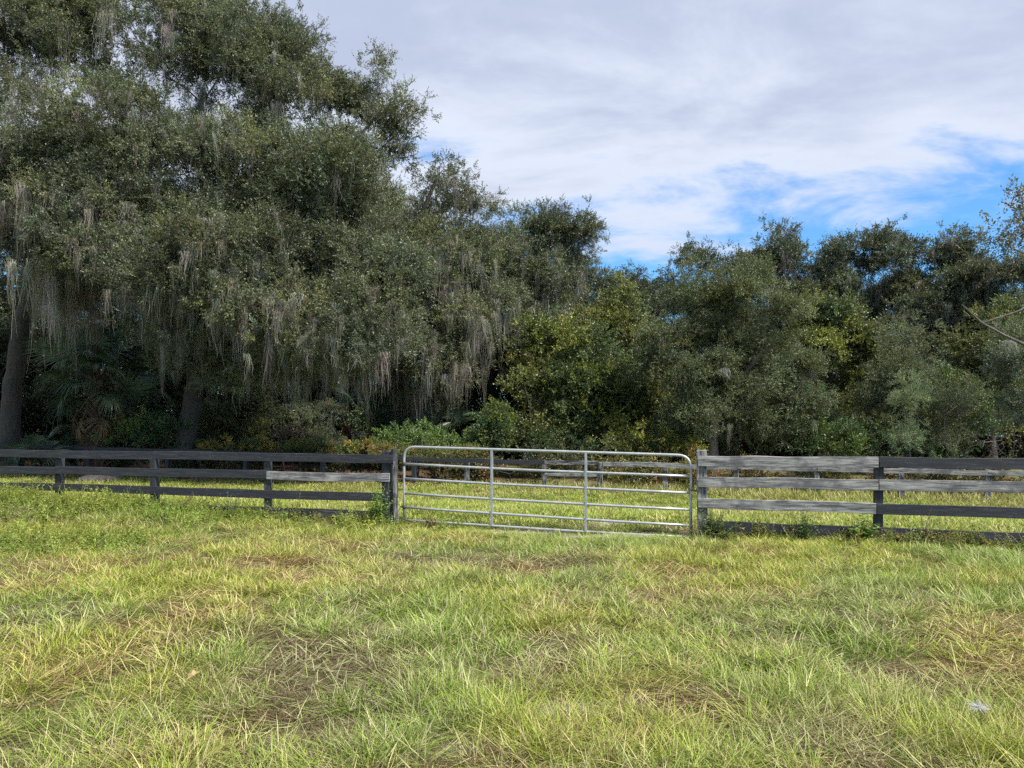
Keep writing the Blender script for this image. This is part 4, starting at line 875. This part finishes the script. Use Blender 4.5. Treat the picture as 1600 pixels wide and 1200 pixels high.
tree('vine_covered_tree', 'tree draped in bright yellow green vines right of the rounded olive oak', 'tree', 32.0, 1305, [(1300, 505, 42, 26), (1275, 550, 42, 55), (1330, 570, 50, 62), (1308, 645, 60, 50), (1260, 490, 20, 16)], trad=((0.2, 0.1),), tint=(0.078, 0.094, 0.030), seed=115, protos=BROAD, dens=3.2, per=20, spread=0.34, hue=0.4, accent=(0.18, (0.17, 0.19, 0.045)))
tree('young_tree', 'grey green pointed tree behind the pale sapling', 'tree', 28.5, 1402, [(1412, 515, 28, 40), (1402, 575, 45, 55), (1390, 645, 70, 52), (1450, 640, 52, 55)], trad=((0.14, 0.05),), tint=(0.080, 0.098, 0.050), seed=116, protos=FINE, dens=4.2, per=20, spread=0.32)
tree('sapling', 'pale slender sapling standing before the woods behind the right fence', 'tree', 22.4, 1422, [(1422, 640, 13, 32, 0, 1.6), (1420, 688, 32, 20, 0, 1.4), (1424, 600, 6, 16, 0, 2)], trad=((0.03, 0.01),), tint=(0.20, 0.25, 0.13), seed=117, protos=FINE, dens=12, per=7, spread=0.15, ss=(0.55, 0.85), bark=M_PALEBARK, hue=0.1)
tree('broadleaf_tree', 'shadowy green tree right of the pale sapling', 'tree', 30.0, 1485, [(1480, 590, 45, 55), (1492, 665, 60, 42), (1530, 620, 40, 45)], trad=((0.13, 0.06),), tint=(0.055, 0.082, 0.028), seed=118, protos=BROAD, dens=3.0, per=16, spread=0.34, hue=0.3)
tree('broadleaf_tree', 'greenish tree under the leaning limb near the right edge', 'tree', 33.0, 1552, [(1540, 560, 55, 50), (1575, 525, 45, 36), (1590, 580, 50, 60), (1555, 630, 50, 45)], trad=((0.16, 0.07),), tint=(0.075, 0.09, 0.034), seed=119, protos=BROAD, dens=2.8, per=16, spread=0.36, hue=0.4)
tree('young_tree', 'soft grey green tree cut off by the right edge', 'tree', 25.0, 1618, [(1606, 600, 42, 45), (1585, 575, 26, 18), (1640, 560, 50, 70), (1600, 640, 30, 25)], trad=((0.1, 0.04),), tint=(0.080, 0.105, 0.060), seed=120, protos=FINE, dens=4.0, per=18, spread=0.3)
tree('sweetgum_tree', 'sparse russet leaved tree leaning in from the right edge', 'tree', 20.5, 1730, [(1572, 345, 34, 30, -1.5, 1.0), (1602, 325, 36, 34, -1.5, 1.0), (1700, 370, 90, 80, 0, .5), (1730, 480, 80, 70, 0, .5), (1590, 395, 30, 20, -1.2, .8), (1640, 340, 40, 40, -1, .8)],
     trunk=[[None, (1722, 600, 20.5), (1705, 480, 20.4), (1700, 330, 20)], [(1715, 560, 20.5), (1640, 548, 20.1), (1570, 530, 19.9), (1525, 508, 19.8), (1503, 476, 19.8)], [(1535, 514, 19.8), (1575, 487, 19.8), (1632, 462, 20.2)], [(1703, 440, 20.2), (1640, 405, 19.5), (1575, 385, 19)]],
     trad=((0.26, 0.12), (0.058, 0.018), (0.02, 0.008), (0.04, 0.014)), tint=(0.085, 0.086, 0.048), seed=121, protos=SPARSE, dens=10, per=6, spread=0.22, ss=(0.7, 1.1), bark=M_PALEBARK, hue=0.25, moss=14, moss_len=(0.3, 0.8), tip_r=0.005)

# ------------------------------------------------------------------ shrubs and vines at the foot of the trees
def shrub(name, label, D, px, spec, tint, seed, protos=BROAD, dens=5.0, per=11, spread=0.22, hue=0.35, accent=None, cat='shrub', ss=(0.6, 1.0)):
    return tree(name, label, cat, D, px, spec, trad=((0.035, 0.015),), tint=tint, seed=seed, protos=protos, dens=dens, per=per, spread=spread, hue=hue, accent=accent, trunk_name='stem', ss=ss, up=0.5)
shrub('shrub', 'dark leafy shrub between the palm and the leaning oak trunk', 28.2, 215, [(215, 672, 36, 20), (250, 685, 30, 18), (185, 688, 24, 14)], (0.062, 0.10, 0.030), 201)
shrub('shrub', 'olive shrub in the shade right of the leaning oak trunk', 30.5, 350, [(345, 655, 50, 28), (400, 675, 40, 26), (330, 690, 40, 14)], (0.065, 0.075, 0.028), 202)
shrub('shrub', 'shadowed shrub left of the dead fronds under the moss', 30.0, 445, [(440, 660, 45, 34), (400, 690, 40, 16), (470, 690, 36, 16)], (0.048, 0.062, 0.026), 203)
shrub('shrub', 'grey green shrub under the moss ahead of the black fence end', 29.5, 520, [(505, 650, 40, 36), (545, 680, 45, 20), (500, 690, 40, 14)], (0.065, 0.080, 0.045), 204, protos=FINE)
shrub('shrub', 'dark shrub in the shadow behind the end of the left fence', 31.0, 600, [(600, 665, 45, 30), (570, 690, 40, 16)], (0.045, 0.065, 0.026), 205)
shrub('vine_mound', 'bright green mound of vines behind the left end of the gate', 26.6, 650, [(650, 690, 34, 15), (622, 698, 26, 9), (690, 694, 30, 12)], (0.080, 0.130, 0.034), 206, dens=9, hue=0.15)
shrub('shrub', 'green leafy shrub behind the gate beside the first brace', 26.8, 765, [(765, 672, 28, 24), (790, 650, 22, 22), (750, 695, 30, 14)], (0.068, 0.105, 0.032), 207, dens=7)
shrub('shrub', 'mixed green shrub filling the tree line behind the middle of the gate', 26.2, 880, [(880, 690, 45, 18), (840, 698, 35, 12)], (0.065, 0.085, 0.028), 208)
shrub('shrub', 'yellow flecked shrub behind the gate left of the rounded oak', 25.6, 1005, [(1010, 680, 36, 24), (975, 695, 40, 16), (1050, 692, 36, 18)], (0.09, 0.105, 0.030), 209, accent=(0.2, (0.2, 0.2, 0.04)))
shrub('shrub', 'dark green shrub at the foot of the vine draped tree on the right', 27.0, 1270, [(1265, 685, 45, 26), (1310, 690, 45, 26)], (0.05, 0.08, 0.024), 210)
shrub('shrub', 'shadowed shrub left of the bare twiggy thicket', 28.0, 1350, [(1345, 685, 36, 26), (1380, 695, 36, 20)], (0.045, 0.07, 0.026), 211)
shrub('fence_vine', 'orange and yellow tinged vine running along the rail behind the gate hinge', 24.6, 690, [(662, 710, 34, 6, 0, 3), (715, 712, 36, 6, -.3, 3), (640, 712, 30, 7, .3, 3), (600, 707, 40, 6, .8, 3)], (0.095, 0.105, 0.030), 212, dens=14, per=7, spread=0.12, accent=(0.12, (0.20, 0.13, 0.04)), cat='vine', ss=(0.32, 0.5))
shrub('fence_vine', 'yellow green vines along the rail behind the left fence', 27.6, 470, [(500, 702, 50, 7, 0, 2.4), (410, 704, 50, 7, .8, 2.4), (340, 706, 36, 7, 1.2, 2.4), (560, 703, 36, 7, -.5, 2.4)], (0.080, 0.100, 0.030), 213, dens=12, per=6, spread=0.13, accent=(0.2, (0.25, 0.19, 0.04)), cat='vine', ss=(0.45, 0.75))
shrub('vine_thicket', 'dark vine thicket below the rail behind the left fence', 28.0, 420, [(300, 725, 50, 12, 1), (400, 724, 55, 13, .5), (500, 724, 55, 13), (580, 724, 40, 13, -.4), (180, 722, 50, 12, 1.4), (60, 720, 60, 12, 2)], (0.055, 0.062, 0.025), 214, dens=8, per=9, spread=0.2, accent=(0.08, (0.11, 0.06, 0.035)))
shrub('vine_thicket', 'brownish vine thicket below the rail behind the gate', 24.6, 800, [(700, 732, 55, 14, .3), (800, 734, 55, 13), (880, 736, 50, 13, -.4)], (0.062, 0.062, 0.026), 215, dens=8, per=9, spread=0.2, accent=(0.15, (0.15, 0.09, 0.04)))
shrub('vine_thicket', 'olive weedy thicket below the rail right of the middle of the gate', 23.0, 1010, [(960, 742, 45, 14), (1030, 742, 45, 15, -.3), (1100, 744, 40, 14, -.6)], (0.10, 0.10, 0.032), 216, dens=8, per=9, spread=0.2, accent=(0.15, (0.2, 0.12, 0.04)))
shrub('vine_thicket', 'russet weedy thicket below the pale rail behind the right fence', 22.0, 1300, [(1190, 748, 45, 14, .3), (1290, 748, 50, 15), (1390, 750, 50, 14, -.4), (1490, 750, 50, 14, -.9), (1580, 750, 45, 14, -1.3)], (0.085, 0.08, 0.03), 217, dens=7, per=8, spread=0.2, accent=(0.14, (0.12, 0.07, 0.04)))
# bare twiggy thicket
rt = np.random.default_rng(55); pt_ = at(1535, 700, 25.5); pt_[2] = float(ground_z(pt_[0], pt_[1])); b = MB()
tips = np.array([at(rt.uniform(1470, 1600), rt.uniform(630, 715), 25.5 + rt.normal(0, 0.8)) for _ in range(130)])
X, par, r, e_ = skeleton(rt, [[pt_ - [0, 0, 0.2], pt_ + [0, 0, 0.5]]], ((0.03, 0.02),), tips, step=0.3, tip_r=0.0045, pathw=0.1)
root = empty('bare_thicket', pt_, 'bare twiggy brush against dark shade behind the right fence', 'shrub'); skin(b, X - pt_, par, r, rt); b.build('stem', [plain('dry_twig', (0.17, 0.13, 0.12), 0.9)], root)
# dead fronds under the moss
shrub('dead_palmetto', 'brown dead fronds hanging in the shade under the moss', 29.0, 468, [(468, 676, 9, 16)], (0.085, 0.064, 0.044), 219, dens=14, per=5, accent=None, hue=0.05)

# ------------------------------------------------------------------ the deep woods behind, one mass
rw = np.random.default_rng(77); lob = []
for k in range(40):
    px = -260 + k * 50 + rw.normal(0, 12); D = rw.uniform(35.5, 39)
    for yv in np.arange((520 if px < 800 else 590) + rw.uniform(0, 30), 725, 48): lob.append((at(px + rw.normal(0, 15), yv, D), (48 * D / FPX, 1.6, 36 * D / FPX), 1.3))
for k in range(46):
    px = -250 + k * 46 + rw.normal(0, 12); D = rw.uniform(40, 54); ytop = 330 if px < 700 else 440 if px < 860 else 480
    for yv in np.arange(ytop + rw.uniform(0, 30), 720, 62): lob.append((at(px + rw.normal(0, 15), yv, D), (46 * D / FPX, 2.4, 44 * D / FPX), 1.0))
for px, py in ((455, 395), (500, 405), (480, 430), (520, 440), (440, 440)): lob.append((at(px, py, 37.0), (1.7, 1.6, 1.5), 1.6))
tips, cen = lobe_tips(rw, lob, 1.15); idx = np.repeat(np.arange(len(tips)), 8); n = len(idx)
pos = tips[idx] + rw.normal(0, 0.55, (n, 3)); pos[:, 2] = np.maximum(pos[:, 2], -0.3)
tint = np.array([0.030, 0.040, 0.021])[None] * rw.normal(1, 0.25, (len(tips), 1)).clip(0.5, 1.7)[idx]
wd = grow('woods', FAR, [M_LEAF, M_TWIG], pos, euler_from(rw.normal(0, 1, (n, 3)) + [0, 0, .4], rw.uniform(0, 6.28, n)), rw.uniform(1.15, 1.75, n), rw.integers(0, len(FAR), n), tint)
tag(wd, 'dim woods filling in behind the nearer trees', 'woods')
# fallen leaves strewn at the edge of the woods
def lf(rng):
    b = MB()
    for k in range(16):
        p = np.array([rng.normal(0, 0.16), rng.normal(0, 0.16), rng.uniform(0.01, 0.05)]); a = rng.uniform(0, 6.28); x = np.array([cos(a), sin(a), rng.normal(0, 0.25)]) * 0.045; y = np.array([-sin(a), cos(a), rng.normal(0, 0.3)]) * 0.022
        b.add([p - x, p + y, p + x, p - y], [(0, 1, 2, 3)], 0, rng.uniform(0.5, 1.5))
    return b
x = rw.uniform(-22, 14, 9000); y = rw.uniform(15, 33, 9000); yb = y + 0.31 * x
k_ = (rw.random(9000) < litter_at(x, y)) & (yb < 26); x, y = x[k_], y[k_]; n = len(x)
tint = np.array([0.12, 0.07, 0.045])[None] * rw.normal(1, 0.3, (n, 1)).clip(0.4, 1.8)
tag(grow('leaf_litter', [lf(rw) for _ in range(5)], [M_LEAF], np.stack([x, y, ground_z(x, y)], 1), np.stack([np.zeros(n), np.zeros(n), rw.uniform(0, 6.28, n)], 1), rw.uniform(0.8, 1.4, n), rw.integers(0, 5, n), tint), 'brown fallen leaves strewn along the shaded wood edge', 'leaf litter')
